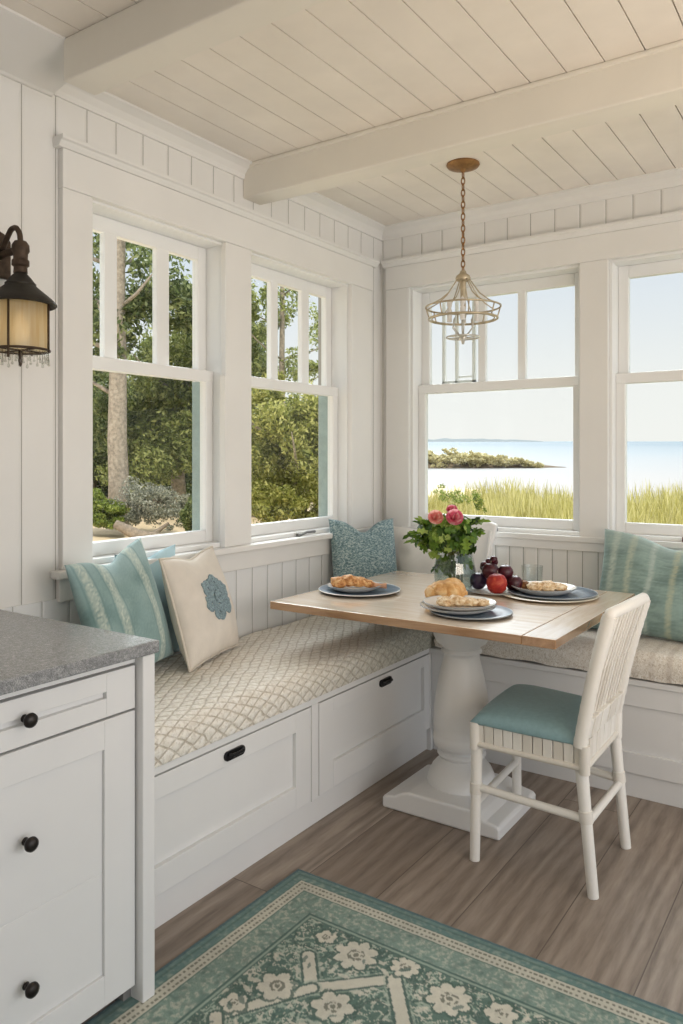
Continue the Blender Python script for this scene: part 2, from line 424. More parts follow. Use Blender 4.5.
def rbox(bm, x0, x1, y0, y1, z0, z1, r, seg=4):
    r_ = bmesh.ops.create_cube(bm, size=1)
    for v in r_['verts']:
        v.co = Vector((x0 if v.co.x < 0 else x1, y0 if v.co.y < 0 else y1, z0 if v.co.z < 0 else z1))
    es = list({e for v in r_['verts'] for e in v.link_edges})
    bmesh.ops.bevel(bm, geom=es, offset=r, segments=seg, profile=.5, affect='EDGES')

# ------------------------------------------------------------------ room shell
CEIL = 2.70
WT = .20
def struct(name, bm, m, **kw):
    return tag(obj(name, bm, m, **kw), kind='structure')
b = NB(); box(b, -WT, 5.0, -7.0, WT, -.12, 0); struct('floor', b, floor_m)
# ceiling: tongue-and-groove boards with open joints under a dark backing
b = NB()
box(b, -WT, 5.0, -7.0, WT, CEIL+.012, CEIL+.16, 1)
x = .06 - .128*2
while x < 5.0:
    box(b, max(x+.0022, -WT), min(x+.128-.0022, 5.0), -7.0, WT, CEIL, CEIL+.012); x += .128
struct('ceiling', b, [ceil_paint, shadow_dark])

# left wall: u = Y, plane X = 0 ; back wall: u = X, plane Y = 0 ; d goes outward
def LW(bm, u0, u1, d0, d1, z0, z1, mi=0): box(bm, -d1, -d0, u0, u1, z0, z1, mi)
def BW(bm, u0, u1, d0, d1, z0, z1, mi=0): box(bm, u0, u1, d0, d1, z0, z1, mi)
SILL, HEAD = 1.0, 2.325
L1 = (-2.06, -1.31); L2 = (-1.165, -.345)
B1 = (.194, 1.15); B2 = (1.287, 2.25)
b = NB()
LW(b, -7, L1[0], 0, WT, 0, CEIL); LW(b, L1[1], L2[0], 0, WT, 0, CEIL); LW(b, L2[1], WT, 0, WT, 0, CEIL)
for q in (L1, L2): LW(b, q[0], q[1], 0, WT, 0, SILL); LW(b, q[0], q[1], 0, WT, HEAD, CEIL)
struct('wall_left', b, wall_m_left)
b = NB()
BW(b, 0, B1[0], 0, WT, 0, CEIL); BW(b, B1[1], B2[0], 0, WT, 0, CEIL); BW(b, B2[1], 5, 0, WT, 0, CEIL)
for q in (B1, B2): BW(b, q[0], q[1], 0, WT, 0, SILL); BW(b, q[0], q[1], 0, WT, HEAD+.015, CEIL)
struct('wall_back', b, wall_m_back)
b = NB(); box(b, 0, 5, -5.7, -5.5, 0, CEIL); struct('wall_front', b, paint)
ntrim = [0]
def trim(bm, m=paint, bev=.003, **kw):
    ntrim[0] += 1
    return struct('trim_%d' % ntrim[0], bm, m, bev=bev, **kw)
# wainscot panels
b = NB(); LW(b, -2.42, 0, -.008, 0, .4, .90); trim(b, wains_left, 0)
b = NB(); BW(b, 0.008, 3.0, -.008, 0, .4, .935); trim(b, wains_back, 0)
# window casings, left wall
b = NB(); LW(b, -2.15, -2.025, -.026, 0, SILL, 2.32); trim(b)
b = NB(); LW(b, -1.335, -1.165, -.026, 0, SILL, 2.32); LW(b, -1.345, -1.325, -.032, 0, SILL, 1.745); trim(b)
b = NB(); LW(b, -.35, -.156, -.026, 0, SILL, 2.32); trim(b)
b = NB(); LW(b, -2.152, -.14, -.030, 0, 2.32, 2.455); trim(b)
b = NB()
prism(b, [(0, 2.455), (.034, 2.455), (.042, 2.466), (.046, 2.474), (.056, 2.478), (.056, 2.492), (0, 2.492)], lambda a, z, t: (a, t, z), -2.172, -.105); trim(b, bev=.002)
b = NB(); LW(b, -2.185, -.09, -.055, .0, .972, 1.0); trim(b, bev=.006)
b = NB(); LW(b, -2.16, -.09, -.022, 0, .89, .972); trim(b)
# window casings, back wall
b = NB(); BW(b, .044, .194, -.026, 0, .93, 2.34); trim(b)
b = NB(); BW(b, 1.15, 1.287, -.026, 0, .98, 2.34); trim(b)
b = NB(); BW(b, 2.25, 2.40, -.026, 0, .98, 2.34); trim(b)
b = NB(); BW(b, .044, 2.40, -.030, 0, 2.34, 2.468); trim(b)
b = NB(); prism(b, [(0, 2.468), (-.034, 2.468), (-.042, 2.479), (-.046, 2.487), (-.056, 2.491), (-.056, 2.505), (0, 2.505)], lambda a, z, t: (t, a, z), .030, 2.42); trim(b, bev=.002)
b = NB(); BW(b, .15, 2.42, -.034, 0, .972, 1.0); trim(b)
b = NB(); BW(b, .044, 2.42, -.022, 0, .928, .972); trim(b)
# crown mouldings
cv = [(0, 2.635), (.010, 2.635), (.014, 2.655), (.030, 2.675), (.052, 2.688), (.062, 2.692), (.062, CEIL), (0, CEIL)]
b = NB(); prism(b, cv, lambda a, z, t: (a, t, z), -2.18, 0); trim(b, bev=0)
b = NB(); prism(b, cv, lambda a, z, t: (t, -a, z), .0, 5); trim(b, bev=0)
b = NB(); prism(b, [(0, 2.625), (.012, 2.625), (.02, 2.632), (.245, 2.692), (.245, CEIL), (0, CEIL)], lambda a, z, t: (a, t, z), -7, -2.18); trim(b, bev=0)
# ceiling beams
b = NB(); box(b, .0, 5, -1.195, -1.075, 2.55, CEIL); box(b, .0, 5, -1.205, -1.065, 2.682, CEIL); trim(b, beam_paint, .006)
b = NB(); box(b, .235, 5, -2.30, -2.18, 2.565, CEIL); trim(b, beam_paint, .006)

# ------------------------------------------------------------------ windows
def window(n, put, a0, a1, z0, z1, muntins, rail, tint, jamb_far):
    w = thing('window_%d' % n, None, None, kind='structure')
    b = NB()
    put(b, a0, a0+.014, .0, .16, z0, z1); put(b, a1-.014, a1, .0, .16, z0, z1)
    put(b, a0+.014, a1-.014, .0, .16, z1-.014, z1); put(b, a0+.014, a1-.014, 0, .16, z0, z0+.02)
    obj('window_frame', b, sash_paint, w, bev=.002)
    if tint:
        b = NB(); put(b, a1-.016, a1-.002, .10, .185, z0, rail-.02)
        obj('exterior_jamb', b, jamb_teal, w)
    i0, i1 = a0+.014, a1-.014
    # upper sash
    st = .05
    b = NB()
    put(b, i0, i0+st, .10, .135, rail-.02, z1-.014); put(b, i1-st, i1, .10, .135, rail-.02, z1-.014)
    put(b, i0+st, i1-st, .10, .135, z1-.074, z1-.014); put(b, i0+st, i1-st, .10, .135, rail-.02, rail+.025)
    us = obj('upper_sash', b, sash_paint, w, bev=.004)
    for m0, m1 in muntins:
        b = NB(); put(b, m0, m1, .10, .13, rail+.02, z1-.07); obj('muntin', b, sash_paint, us, bev=.004)
    b = NB(); put(b, i0+.03, i1-.03, .116, .119, rail, z1-.05); obj('pane', b, pane_m, us)
    # lower sash
    b = NB()
    put(b, i0, i0+.045, .058, .096, z0+.02, rail+.02); put(b, i1-.045, i1, .058, .096, z0+.02, rail+.02)
    put(b, i0+.045, i1-.045, .058, .096, z0+.02, z0+.072); put(b, i0, i1, .056, .098, rail-.028, rail+.022)
    ls = obj('lower_sash', b, sash_paint, w, bev=.004)
    b = NB(); put(b, i0+.03, i1-.03, .076, .079, z0+.05, rail-.01); obj('pane', b, pane_m, ls)
    return w, us, ls
w1, us1, ls1 = window(1, LW, L1[0], L1[1], SILL, HEAD, [(-1.875, -1.813), (-1.61, -1.542)], 1.745, True, True)
w2, us2, ls2 = window(2, LW, L2[0], L2[1], SILL, HEAD, [(-.875, -.821), (-.625, -.564)], 1.745, True, True)
w3, us3, ls3 = window(3, BW, B1[0], B1[1], SILL, HEAD+.015, [(.556, .600), (.783, .827)], 1.775, False, True)
w4, us4, ls4 = window(4, BW, B2[0], B2[1], SILL, HEAD+.015, [(1.60, 1.645), (1.90, 1.945)], 1.775, False, True)
# sash hardware
def latch(par, pts, m):
    b = NB()
    lathe(b, [(0, 0), (.012, 0), (.012, .012), (0, .012)], pts[0], 14)
    tube(b, pts, [.005, .006, .007], 8)
    l = obj('crank_handle', b, m, par, smooth=True, auto=40); l['label'] = 'dark metal crank handle'
latch(w2, [(.012, -.80, 1.003), (.02, -.74, 1.018), (.022, -.68, 1.016)], nickel)
def plate_latch(par, x, m, lab):
    b = NB(); box(b, x, x+.085, -.040, -.026, 1.004, 1.026)
    for k in range(3): box(b, x+.012+k*.025, x+.024+k*.025, -.046, -.040, 1.009, 1.021)
    o = obj('sash_lock', b, m, par, bev=.002); o['label'] = lab
plate_latch(w3, .64, m_plain('navy_metal', srgb(52, 62, 84), .4), 'dark blue metal sash lock')
plate_latch(w4, 1.62, m_plain('maroon_metal', srgb(96, 34, 42), .4), 'dark red sash lock')
# added bars imitating a reflected frame, set behind the back window's first lite
b = NB()
for u in (.315, .395, .50): BW(b, u, u+.018, .145, .165, 1.80, 2.27)
BW(b, .315, .518, .145, .165, 1.80, 1.82); BW(b, .395, .50, .15, .16, 1.835, 1.845)
obj('reflected_frame', b, sash_paint, w3, bev=.002)

# ------------------------------------------------------------------ kitchen cabinet
t = thing('kitchen_cabinet', 'off-white base cabinet with round dark knobs under the grey countertop', 'cabinet', (.4, -3.0, 0))
FX = .779
b = NB()
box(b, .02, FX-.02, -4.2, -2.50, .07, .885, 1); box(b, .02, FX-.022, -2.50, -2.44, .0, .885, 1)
box(b, .02, FX-.004, -4.2, -2.478, .868, .885)
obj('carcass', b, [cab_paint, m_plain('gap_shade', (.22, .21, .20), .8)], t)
b = NB(); box(b, FX-.03, .803, -2.476, -2.436, 0, .886); obj('corner_post', b, cab_paint, t, bev=.003)
b = NB(); box(b, .05, FX-.07, -4.2, -2.48, 0, .07); obj('toe_kick', b, cab_paint, t)
def knob(par, y, z):
    b = NB(); lathe(b, [(.009, 0), (.006, .005), (.0055, .012), (.013, .016), (.0165, .022), (.0155, .028), (.009, .032), (0, .033)], (FX, y, z), 20, 'X')
    o = obj('knob', b, bronze, par, smooth=True, auto=50); o['label'] = 'round dark bronze knob'
def shaker(bm, y0, y1, z0, z1, fx, th=.02, st=.095, rail=.06, rec=.010, ax='X', rail_b=None):
    rb = rail_b or rail
    f = (lambda u0, u1, d0, d1, a, c: box(bm, fx-d1, fx-d0, u0, u1, a, c)) if ax == 'X' else (lambda u0, u1, d0, d1, a, c: box(bm, u0, u1, fx+d0, fx+d1, a, c))
    f(y0, y0+st, 0, th, z0, z1); f(y1-st, y1, 0, th, z0, z1)
    f(y0+st, y1-st, 0, th, z1-rail, z1); f(y0+st, y1-st, 0, th, z0, z0+rb)
    f(y0+st, y1-st, rec, th, z0+rb, z1-rail)
b = NB(); shaker(b, -3.16, -2.481, .754, .862, FX, .02, .088, .046, .013, rail_b=.046)
d = obj('drawer', b, cab_paint, t, bev=.0015); knob(d, -2.792, .814)
b = NB(); shaker(b, -3.16, -2.481, .05, .748, FX, .02, .094, .072, .010, rail_b=.075)
d = obj('door', b, cab_paint, t, bev=.0015)
b = NB(); box(b, FX-.0125, FX-.0085, -3.066, -2.575, .377, .676); p_ = obj('upper_panel', b, cab_paint, d, bev=.001)
knob(d, -2.790, .542)
b = NB(); box(b, FX-.0125, FX-.0085, -3.066, -2.575, .125, .3745); obj('lower_panel', b, cab_paint, d, bev=.001); knob(d, -2.788, .222)
b = NB(); shaker(b, -3.85, -3.166, .05, .862, FX, .02, .094, .072); obj('door', b, cab_paint, t, bev=.0015)
b = NB(); rbox(b, .0, .812, -4.2, -2.428, .888, .920, .004, 2)
o = obj('countertop', b, granite, origin=(.4, -3, .888)); tag(o, 'grey granite countertop slab on the white cabinet at left', 'countertop')

# ------------------------------------------------------------------ window benches
t = thing('window_bench', 'long white storage bench with two drawers under the left windows', 'bench', (.3, -1.4, 0))
BX = .60
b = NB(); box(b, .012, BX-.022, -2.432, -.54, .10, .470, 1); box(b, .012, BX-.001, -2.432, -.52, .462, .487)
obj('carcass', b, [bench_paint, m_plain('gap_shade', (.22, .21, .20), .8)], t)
for y0_, y1_, z1_ in ((-1.485, -1.442, .462), (-.505, -.47, .487), (-2.432, -2.40, .462)):
    b = NB(); box(b, BX-.022, BX, y0_, y1_, .10, z1_); obj('stile', b, bench_paint, t, bev=.002)
b = NB(); box(b, .02, BX-.016, -2.432, -.47, 0, .10); obj('kick_board', b, bench_paint, t, bev=.002)
def pull(par, y, z, w):
    b = NB()
    pts = []
    for i in range(24):
        a = 2*PI*i/24; cx = (w/2-.016)*(1 if math.cos(a) > 0 else -1)
        pts.append((y+cx+.016*math.cos(a), z+.016*math.sin(a)))
    prism(b, pts, lambda u, v, q: (BX+q, u, v), 0, .008)
    tube(b, [(BX+.010, y-w*.33, z+.004), (BX+.020, y-w*.25, z+.005), (BX+.022, y, z+.005), (BX+.020, y+w*.25, z+.005), (BX+.010, y+w*.33, z+.004)], .0065, 8)
    o = obj('handle', b, black_metal, par, bev=.0015); o['label'] = 'black oval pull handle'
b = NB(); shaker(b, -2.397, -1.490, .105, .456, BX, .02, .092, .068, .015, rail_b=.084); d = obj('drawer', b, bench_paint, t, bev=.0015); pull(d, -1.915, .421, .098)
b = NB(); shaker(b, -1.437, -.510, .105, .456, BX, .02, .092, .05, .015, rail_b=.10); d = obj('drawer', b, bench_paint, t, bev=.0015); pull(d, -.957, .424, .098)

t = thing('window_bench', 'white panelled bench seat along the back wall under the sea windows', 'bench', (1.8, -.27, 0))
BY = -.54
b = NB(); box(b, .612, 3.0, BY+.022, -.012, .0, .470); obj('carcass', b, bench_paint, t)
b = NB(); box(b, .603, 3.0, BY-.012, -.012, .462, .487); obj('seat_board', b, bench_paint, t, bev=.004)
b = NB(); box(b, .608, 3.0, BY, BY+.03, .375, .462); box(b, .608, .68, BY, BY+.03, .185, .375); box(b, .608, 3.0, BY, BY+.03, .10, .185); box(b, 1.93, 2.02, BY, BY+.03, .185, .375)
obj('face_frame', b, bench_paint, t, bev=.002)
b = NB(); box(b, .578, .606, -.548, -.50, 0, .487); obj('corner_post', b, bench_paint, t)
b = NB(); box(b, .65, 2.97, BY+.012, BY+.03, .17, .39); obj('panel', b, bench_paint, t)
b = NB(); box(b, .608, 3.0, BY+.014, BY+.05, 0, .10); obj('kick_board', b, bench_paint, t, bev=.002)

# seat cushions: rounded slabs with a soft surface
def cushion(name, x0, x1, y0, y1, z0, z1, m, label, r=.045, amp=.006, hem=0, fx=14, seed=1):
    b = NB()
    nx, ny = max(6, int((x1-x0)/.02)), max(6, int((y1-y0)/.02))
    bmesh.ops.create_cube(b, size=1)
    bmesh.ops.subdivide_edges(b, edges=b.edges[:], cuts=1, use_grid_fill=True)
    b.free()
    # superellipse slab on a grid
    vs, fs = [], []
    def prof(s):                                    # edge rounding for distance s from the edge
        return 1 - (1-min(s/r, 1))**2.4
    U = np.linspace(0, 1, nx+1); V = np.linspace(0, 1, ny+1)
    eu = lambda a, n: .5-.5*math.cos(PI*a) if False else a
    top, bot = {}, {}
    H = z1-z0
    def spacing(n, L):
        xs = [0, .15*r, .35*r, .65*r, r]; k = max(4, int((L-2*r)/.02))
        return xs + [r+(L-2*r)*i/k for i in range(1, k)] + [L-q for q in xs[::-1]]
    XS = spacing(0, x1-x0); YS = spacing(0, y1-y0)
    for i, a in enumerate(XS):
        for j, c in enumerate(YS):
            sx = min(a, x1-x0-a); sy = min(c, y1-y0-c)
            k = (max(0, 1-(1-min(sx/r, 1))**2.2 - (1-min(sy/r, 1))**2.2))**.5
            nz_ = mnoise.noise(Vector(((x0+a)*4, (y0+c)*4, seed)))*amp + mnoise.noise(Vector(((x0+a)*fx, (y0+c)*fx, seed+9)))*amp*.5
            top[i, j] = len(vs); vs.append((x0+a, y0+c, z0+H*(.42+.58*k)+nz_*k))
    for i, a in enumerate(XS):
        for j, c in enumerate(YS):
            sx = min(a, x1-x0-a); sy = min(c, y1-y0-c)
            edge = min(sx, sy) < 1e-6
            z = z0 + (H*.10 if edge else 0) if not hem else z0 + hem*(.5+.5*mnoise.noise(Vector(((x0+a)*11, (y0+c)*11, seed))))
            inset = .012 if edge else 0
            bx = x0+a + (inset if a < 1e-6 else -inset if x1-x0-a < 1e-6 else 0); by = y0+c + (inset if c < 1e-6 else -inset if y1-y0-c < 1e-6 else 0)
            bot[i, j] = len(vs); vs.append((bx, by, max(z, z0)))
    nI, nJ = len(XS), len(YS)
    for i in range(nI-1):
        for j in range(nJ-1):
            fs.append((top[i, j], top[i+1, j], top[i+1, j+1], top[i, j+1]))
            fs.append((bot[i, j], bot[i, j+1], bot[i+1, j+1], bot[i+1, j]))
    for i in range(nI-1):
        fs.append((top[i, 0], bot[i, 0], bot[i+1, 0], top[i+1, 0])); fs.append((top[i+1, nJ-1], bot[i+1, nJ-1], bot[i, nJ-1], top[i, nJ-1]))
    for j in range(nJ-1):
        fs.append((top[0, j+1], bot[0, j+1], bot[0, j], top[0, j])); fs.append((top[nI-1, j], bot[nI-1, j], bot[nI-1, j+1], top[nI-1, j+1]))
    o = fin(name, pymesh(name, vs, fs), m, smooth=True, origin=((x0+x1)/2, (y0+y1)/2, z0), sub=1)
    return tag(o, label, 'cushion')
cushion('bench_cushion', .01, .622, -2.425, -.01, .4875, .605, quilt_m, 'long cream diamond-quilted seat cushion on the left drawer bench', .055, .008)
cushion('bench_cushion', .63, 2.95, -.575, -.012, .4875, .603, boucle_m, 'oatmeal boucle seat cushion on the bench along the back wall', .05, .010, hem=.020, fx=22, seed=4)

# ------------------------------------------------------------------ pillows
def pillow(name, label, w, h, th, loc, yaw, lean, roll, m, colfn=None, chop=.0, n=44, pipe=None, cat='pillow', puff=.5, pull=.06):
    vs, fs, cols = [], [], []
    idx = {}
    for side in (-1, 1):
        for i in range(n+1):
            for j in range(n+1):
                u = -1+2*i/n; v = -1+2*j/n
                rim = i in (0, n) or j in (0, n)
                if rim and side == 1: idx[side, i, j] = idx[-1, i, j]; continue
                e = ((1-u*u)*(1-v*v))
                tk = th/2*(max(e, 0)**puff)
                x = u*w/2*(1-pull*(1-v*v)*u*u*1.0); z = v*h/2*(1-pull*(1-u*u)*v*v)
                if chop and v > -.3: z -= chop*math.exp(-(u/.38)**2)*((v+.3)/1.3)**1.5; tk *= 1-.25*math.exp(-(u/.3)**2)*((v+.3)/1.3)
                wr = mnoise.noise(Vector((u*2.3, v*2.3, hash(name+label) % 7)))*.012*e
                # heavier bottom: weight settles
                tk *= 1.0+.12*(-v)
                idx[side, i, j] = len(vs); vs.append((x, side*tk + wr*side, z + h/2))
                cols.append(colfn(u, v, side) if colfn else (1, 1, 1))
    for side in (-1, 1):
        for i in range(n):
            for j in range(n):
                q = [idx[side, i, j], idx[side, i+1, j], idx[side, i+1, j+1], idx[side, i, j+1]]
                fs.append(q if side == -1 else q[::-1])
    me = pymesh(name, vs, fs)
    if colfn:
        at = me.color_attributes.new('Col', 'FLOAT_COLOR', 'POINT')
        at.data.foreach_set('color', np.array([(*c, 1) for c in cols], dtype=np.float32).ravel())
    o = fin(name, me, m, smooth=True)
    if pipe:
        b = NB(); ring = [(i, 0) for i in range(n)] + [(n, j) for j in range(n)] + [(i, n) for i in range(n, 0, -1)] + [(0, j) for j in range(n, 0, -1)]
        tube(b, [vs[idx[-1, i, j]] for i, j in ring], .005, 6, closed=True)
        obj('piping', b, pipe, o, smooth=True)
    o.location = loc; o.rotation_euler = (-R(lean), R(roll), R(yaw))
    return tag(o, label, cat), vs, idx
def lerp(a, b, t): t = max(0, min(1, t)); return tuple(x*(1-t)+y*t for x, y in zip(a, b))
rn = lambda x, y, s=0: mnoise.noise(Vector((x, y, s)))
def col_A(u, v, s):
    base = lerp(srgb(150, 176, 174), srgb(112, 142, 140), .5+.7*rn(u*3, v*3, 1)+.3*rn(u*34, v*34, 8))
    base = lerp(base, srgb(170, 196, 200), max(0, v-.5)*1.2)
    for c0, wd in ((-.80, .10), (-.38, .11), (.46, .12), (.95, .05)):
        d = abs(u-c0)/wd
        if d < 1:
            k = .5+.9*rn(u*30, v*26, 3)
            base = lerp(base, srgb(208, 216, 202), (1-d**3)*max(.15, min(1, k)))
        elif d < 1.25: base = lerp(base, srgb(104, 136, 134), .5)
    return base
pillow('throw_pillow', 'teal pillow with pale stripes leaning beside the grey countertop', .42, .46, .15, (.212, -1.965, .622), 104, 14, -7, fabric_m, col_A, chop=.035, n=72, pull=.07)
pillow('throw_pillow', 'plain light blue pillow standing behind the striped teal one by the left window', .30, .43, .08, (.046, -1.775, .608), 90, 1, -2, blue_linen, None, chop=.02)
pc, pvs, pidx = pillow('throw_pillow', 'cream linen pillow with a blue-grey flower applique on the quilted cushion', .42, .42, .16, (.225, -1.605, .613), 107, 17, 0, linen, None, chop=.02, pipe=piping_m, pull=.05)
# applique: looped cord petals following the pillow front
def on_front(u, v, off=.006):
    n = 44; i = (u+1)/2*n; j = (v+1)/2*n; i0, j0 = int(i), int(j); fi, fj = i-i0, j-j0
    g = lambda a, c: Vector(pvs[pidx[-1, min(a, n), min(c, n)]])
    p = g(i0, j0)*(1-fi)*(1-fj) + g(i0+1, j0)*fi*(1-fj) + g(i0, j0+1)*(1-fi)*fj + g(i0+1, j0+1)*fi*fj
    return p + Vector((0, -off, 0))
b = NB()
r4 = random.Random(5)
for k in range(6):
    a = 2*PI*k/6+.3; cu, cvv = .0+.29*math.cos(a), .08+.29*math.sin(a)
    for rr in (.145, .10, .05):
        tube(b, [on_front(cu+rr*(1+.18*math.sin(5*q+k))*math.cos(q), cvv+rr*(1+.18*math.cos(4*q+k))*math.sin(q), .003) for q in [2*PI*i/22 for i in range(22)]], .0052, 6, closed=True)
for rr in (.11, .05):
    tube(b, [on_front(.0+rr*math.cos(q), .08+rr*math.sin(q), .008) for q in [2*PI*i/18 for i in range(18)]], .0065, 6, closed=True)
for _ in range(14):
    a = r4.uniform(0, 2*PI); rr = r4.uniform(.03, .24); q0 = r4.uniform(0, 6)
    cu, cvv = rr*math.cos(a), .08+rr*math.sin(a)
    tube(b, [on_front(cu+.035*math.cos(q0+q), cvv+.035*math.sin(q0+q)) for q in [2*PI*i/12 for i in range(10)]], .005, 5)
o = obj('flower_applique', b, applique_m, pc, smooth=True)
o.data.transform(Matrix.Translation(pc.location)); o['label'] = 'blue-grey corded flower applique'
pillow('throw_pillow', 'blue tweed woven pillow in the corner of the two benches', .42, .46, .15, (.175, -.42, .612), 68, 10, 2, blue_weave, None, chop=.06)
pillow('throw_pillow', 'plain off-white pillow in the back corner beside the blue woven one', .46, .40, .13, (.355, -.165, .625), -6, 10, -4, linen_white, None, chop=.015)
def col_F(u, v, s):
    base = lerp(srgb(148, 172, 165), srgb(108, 132, 127), .5+.9*rn(u*2.5, v*3, 4)+.55*rn(u*5, v*44, 2)+.3*rn(u*40, v*40, 8))
    base = lerp(base, srgb(186, 204, 200), max(0, v-.45)*.9)
    for c0, wd, cc in ((-.80, .07, srgb(190, 202, 190)), (-.54, .06, srgb(188, 196, 176)), (-.24, .05, srgb(190, 204, 196)), (.06, .05, srgb(186, 190, 162)), (.36, .055, srgb(188, 188, 158)), (.62, .05, srgb(182, 190, 166)), (.86, .06, srgb(190, 202, 188))):
        d = abs(u-c0 + .02*rn(v*3, c0*9))/wd
        if d < 1: base = lerp(base, cc, (1-d*d)*max(0, min(.9, .62+.7*rn(u*20, v*34, 6))))
    return base
pillow('throw_pillow', 'large teal pillow with faded green stripes on the back bench at right', .64, .46, .18, (1.60, -.31, .603), -2, 18, 3, fabric_m, col_F, chop=.05, n=72, pull=.05)
pillow('throw_pillow', 'deep teal cushion corner showing below the table edge beside the striped pillow', .22, .15, .12, (1.29, -.26, .604), 0, 20, 0, m_plain('deep_teal', srgb(112, 148, 150), .9, 20, .15, .3, 260), None)
# white curved-back cushion standing against the back wall behind the vase
b = NB()
poly = [(.60, .605), (.68, .605), (.70, .72), (.725, .84), (.752, .95), (.778, 1.05), (.745, 1.062), (.66, 1.060), (.58, 1.05), (.56, .80), (.56, .605)]
prism(b, poly, lambda a, z, q: (a, -.16+q - (z-.6)*.08+.02, z), 0, .035)
o = obj('backrest_board', b, m_plain('bright_white', (.88, .88, .87), .4), bev=.008, seg=3, origin=(.65, -.13, .605)); tag(o, 'white curved chair-back panel standing on the bench behind the flower vase', 'backrest')
e = NB(); tube(e, [(.69, -.165-.009, .66), (.713, -.165-.018, .78), (.735, -.165-.024, .88), (.76, -.165-.034, 1.02)], .006, 6); obj('edge_bead', e, ped_paint, o, smooth=True)

# ------------------------------------------------------------------ dining table
TZ = .80
t = thing('dining_table', 'oak-topped dining table on a turned white pedestal', 'table', (.95, -.95, 0))
TX0, TX1, TY0, TY1 = .295, 1.485, -1.362, -.335
b = NB(); rbox(b, TX0, TX1-.115, TY0, TY1, TZ-.032, TZ, .003, 2); o = obj('tabletop', b, table_m, t); o['label'] = 'pale oak tabletop'
b = NB(); rbox(b, TX1-.114, TX1, TY0, TY1, TZ-.032, TZ, .003, 2); obj('breadboard_end', b, table_end_m, t)
PX, PY = .965, -.965
b = NB(); box(b, TX0+.25, TX1-.25, TY0+.3, TY1-.25, TZ-.06, TZ-.032); obj('subframe', b, ped_paint, t, bev=.004)
b = NB()
prof = [(.0, .78), (.10, .78), (.105, .762), (.112, .735), (.117, .705), (.114, .675), (.100, .648), (.078, .633), (.072, .624), (.080, .618), (.082, .610), (.072, .604), (.070, .592), (.078, .560), (.092, .50), (.105, .43), (.111, .37), (.112, .318), (.108, .292), (.113, .286), (.116, .262), (.111, .238), (.098, .228), (.084, .222), (.082, .214), (.094, .210), (.098, .202), (.092, .192), (.084, .186), (.096, .172), (.118, .148), (.132, .118), (.138, .095), (.136, .078), (0, .078)]
lathe(b, prof, (PX, PY, 0), 48); obj('pedestal_column', b, ped_paint, t, smooth=True, auto=50)
b = NB()
hw, hd = .248, .188
pr = [(-hw, 0), (hw, 0), (hw, .038), (hw-.008, .05), (hw-.03, .054), (hw-.055, .058), (hw-.085, .075), (hw-.115, .085), (-hw+.115, .085), (-hw+.085, .075), (-hw+.055, .058), (-hw+.03, .054), (-hw+.008, .05), (-hw, .038)]
prism(b, pr, lambda a, z, q: (PX+.005+a, PY-.03+q, z), -hd, hd); obj('pedestal_base', b, ped_paint, t, bev=.010, seg=3)

# ------------------------------------------------------------------ dining chair
t = thing('dining_chair', 'white wrapped rattan dining chair with a teal seat pad pulled up to the table', 'chair', (1.40, -1.15, 0))
A = Vector
fn_, ff_, rn_, rf_ = A((1.195, -1.345, 0)), A((1.175, -.905, 0)), A((1.600, -1.345, 0)), A((1.605, -.965, 0))   # feet: front near/far, rear near/far
tn, tf, un, uf = A((1.195, -1.325, .43)), A((1.175, -.915, .43)), A((1.555, -1.33, .43)), A((1.560, -.955, .43))  # tops
for f0, t0 in ((fn_, tn), (ff_, tf), (rn_, un), (rf_, uf)):
    b = NB(); tube(b, [f0, f0.lerp(t0, .5), t0], [.0175, .0185, .021], 14); 
    for q in (.52, .54): pass
    c = f0.lerp(t0, .57); dv = (t0-f0).normalized()
    tube(b, [c-dv*.02, c-dv*.018, c+dv*.018, c+dv*.02], [.017, .0222, .0222, .017], 14)
    obj('leg', b, rattan, t, smooth=True, auto=40)
def rail(a, c, q0, q1, r=.0135):
    b = NB(); tube(b, [a[0].lerp(a[1], q0), c[0].lerp(c[1], q1)], r, 12); obj('stretcher', b, rattan, t, smooth=True, auto=40)
rail((fn_, tn), (rn_, un), .58, .55); rail((rn_, un), (rf_, uf), .52, .52); rail((ff_, tf), (rf_, uf), .58, .55); rail((fn_, tn), (ff_, tf), .45, .45)
# woven apron round the seat: flat wrapped strips
b = NB()
z0, z1 = .405, .483
def strips(p, q, n, off):
    for i in range(n):
        a = p.lerp(q, i/n); c = p.lerp(q, (i+1)/n); d = (q-p).normalized(); nn = A((d.y, -d.x, 0))
        g = (c-a)*.04; k = off + (.002 if i % 2 else 0)
        a1, c1 = a+g, c-g
        hexa(b, [a1+A((0, 0, z0)), c1+A((0, 0, z0)), c1-nn*.02+A((0, 0, z0)), a1-nn*.02+A((0, 0, z0)),
                 a1+nn*k+A((0, 0, z1)), c1+nn*k+A((0, 0, z1)), c1-nn*.02+A((0, 0, z1)), a1-nn*.02+A((0, 0, z1))])
c1, c2, c3, c4 = A((1.195, -1.345, 0)), A((1.575, -1.352, 0)), A((1.572, -.958, 0)), A((1.172, -.895, 0))
strips(c1, c2, 11, .003); strips(c2, c3, 9, .003); strips(c3, c4, 11, .003); strips(c4, c1, 11, .003)
obj('woven_apron', b, rattan, t, bev=.002)
b = NB()
for p, q in ((c1, c2), (c2, c3), (c3, c4), (c4, c1)):
    tube(b, [p+A((0, 0, .402)), q+A((0, 0, .402))], .010, 10)
for p in (c1, c2, c3, c4): tube(b, [p+A((0, 0, .385)), p+A((0, 0, .476))], [.017, .018], 14)
obj('seat_frame', b, rattan, t, smooth=True, auto=40)
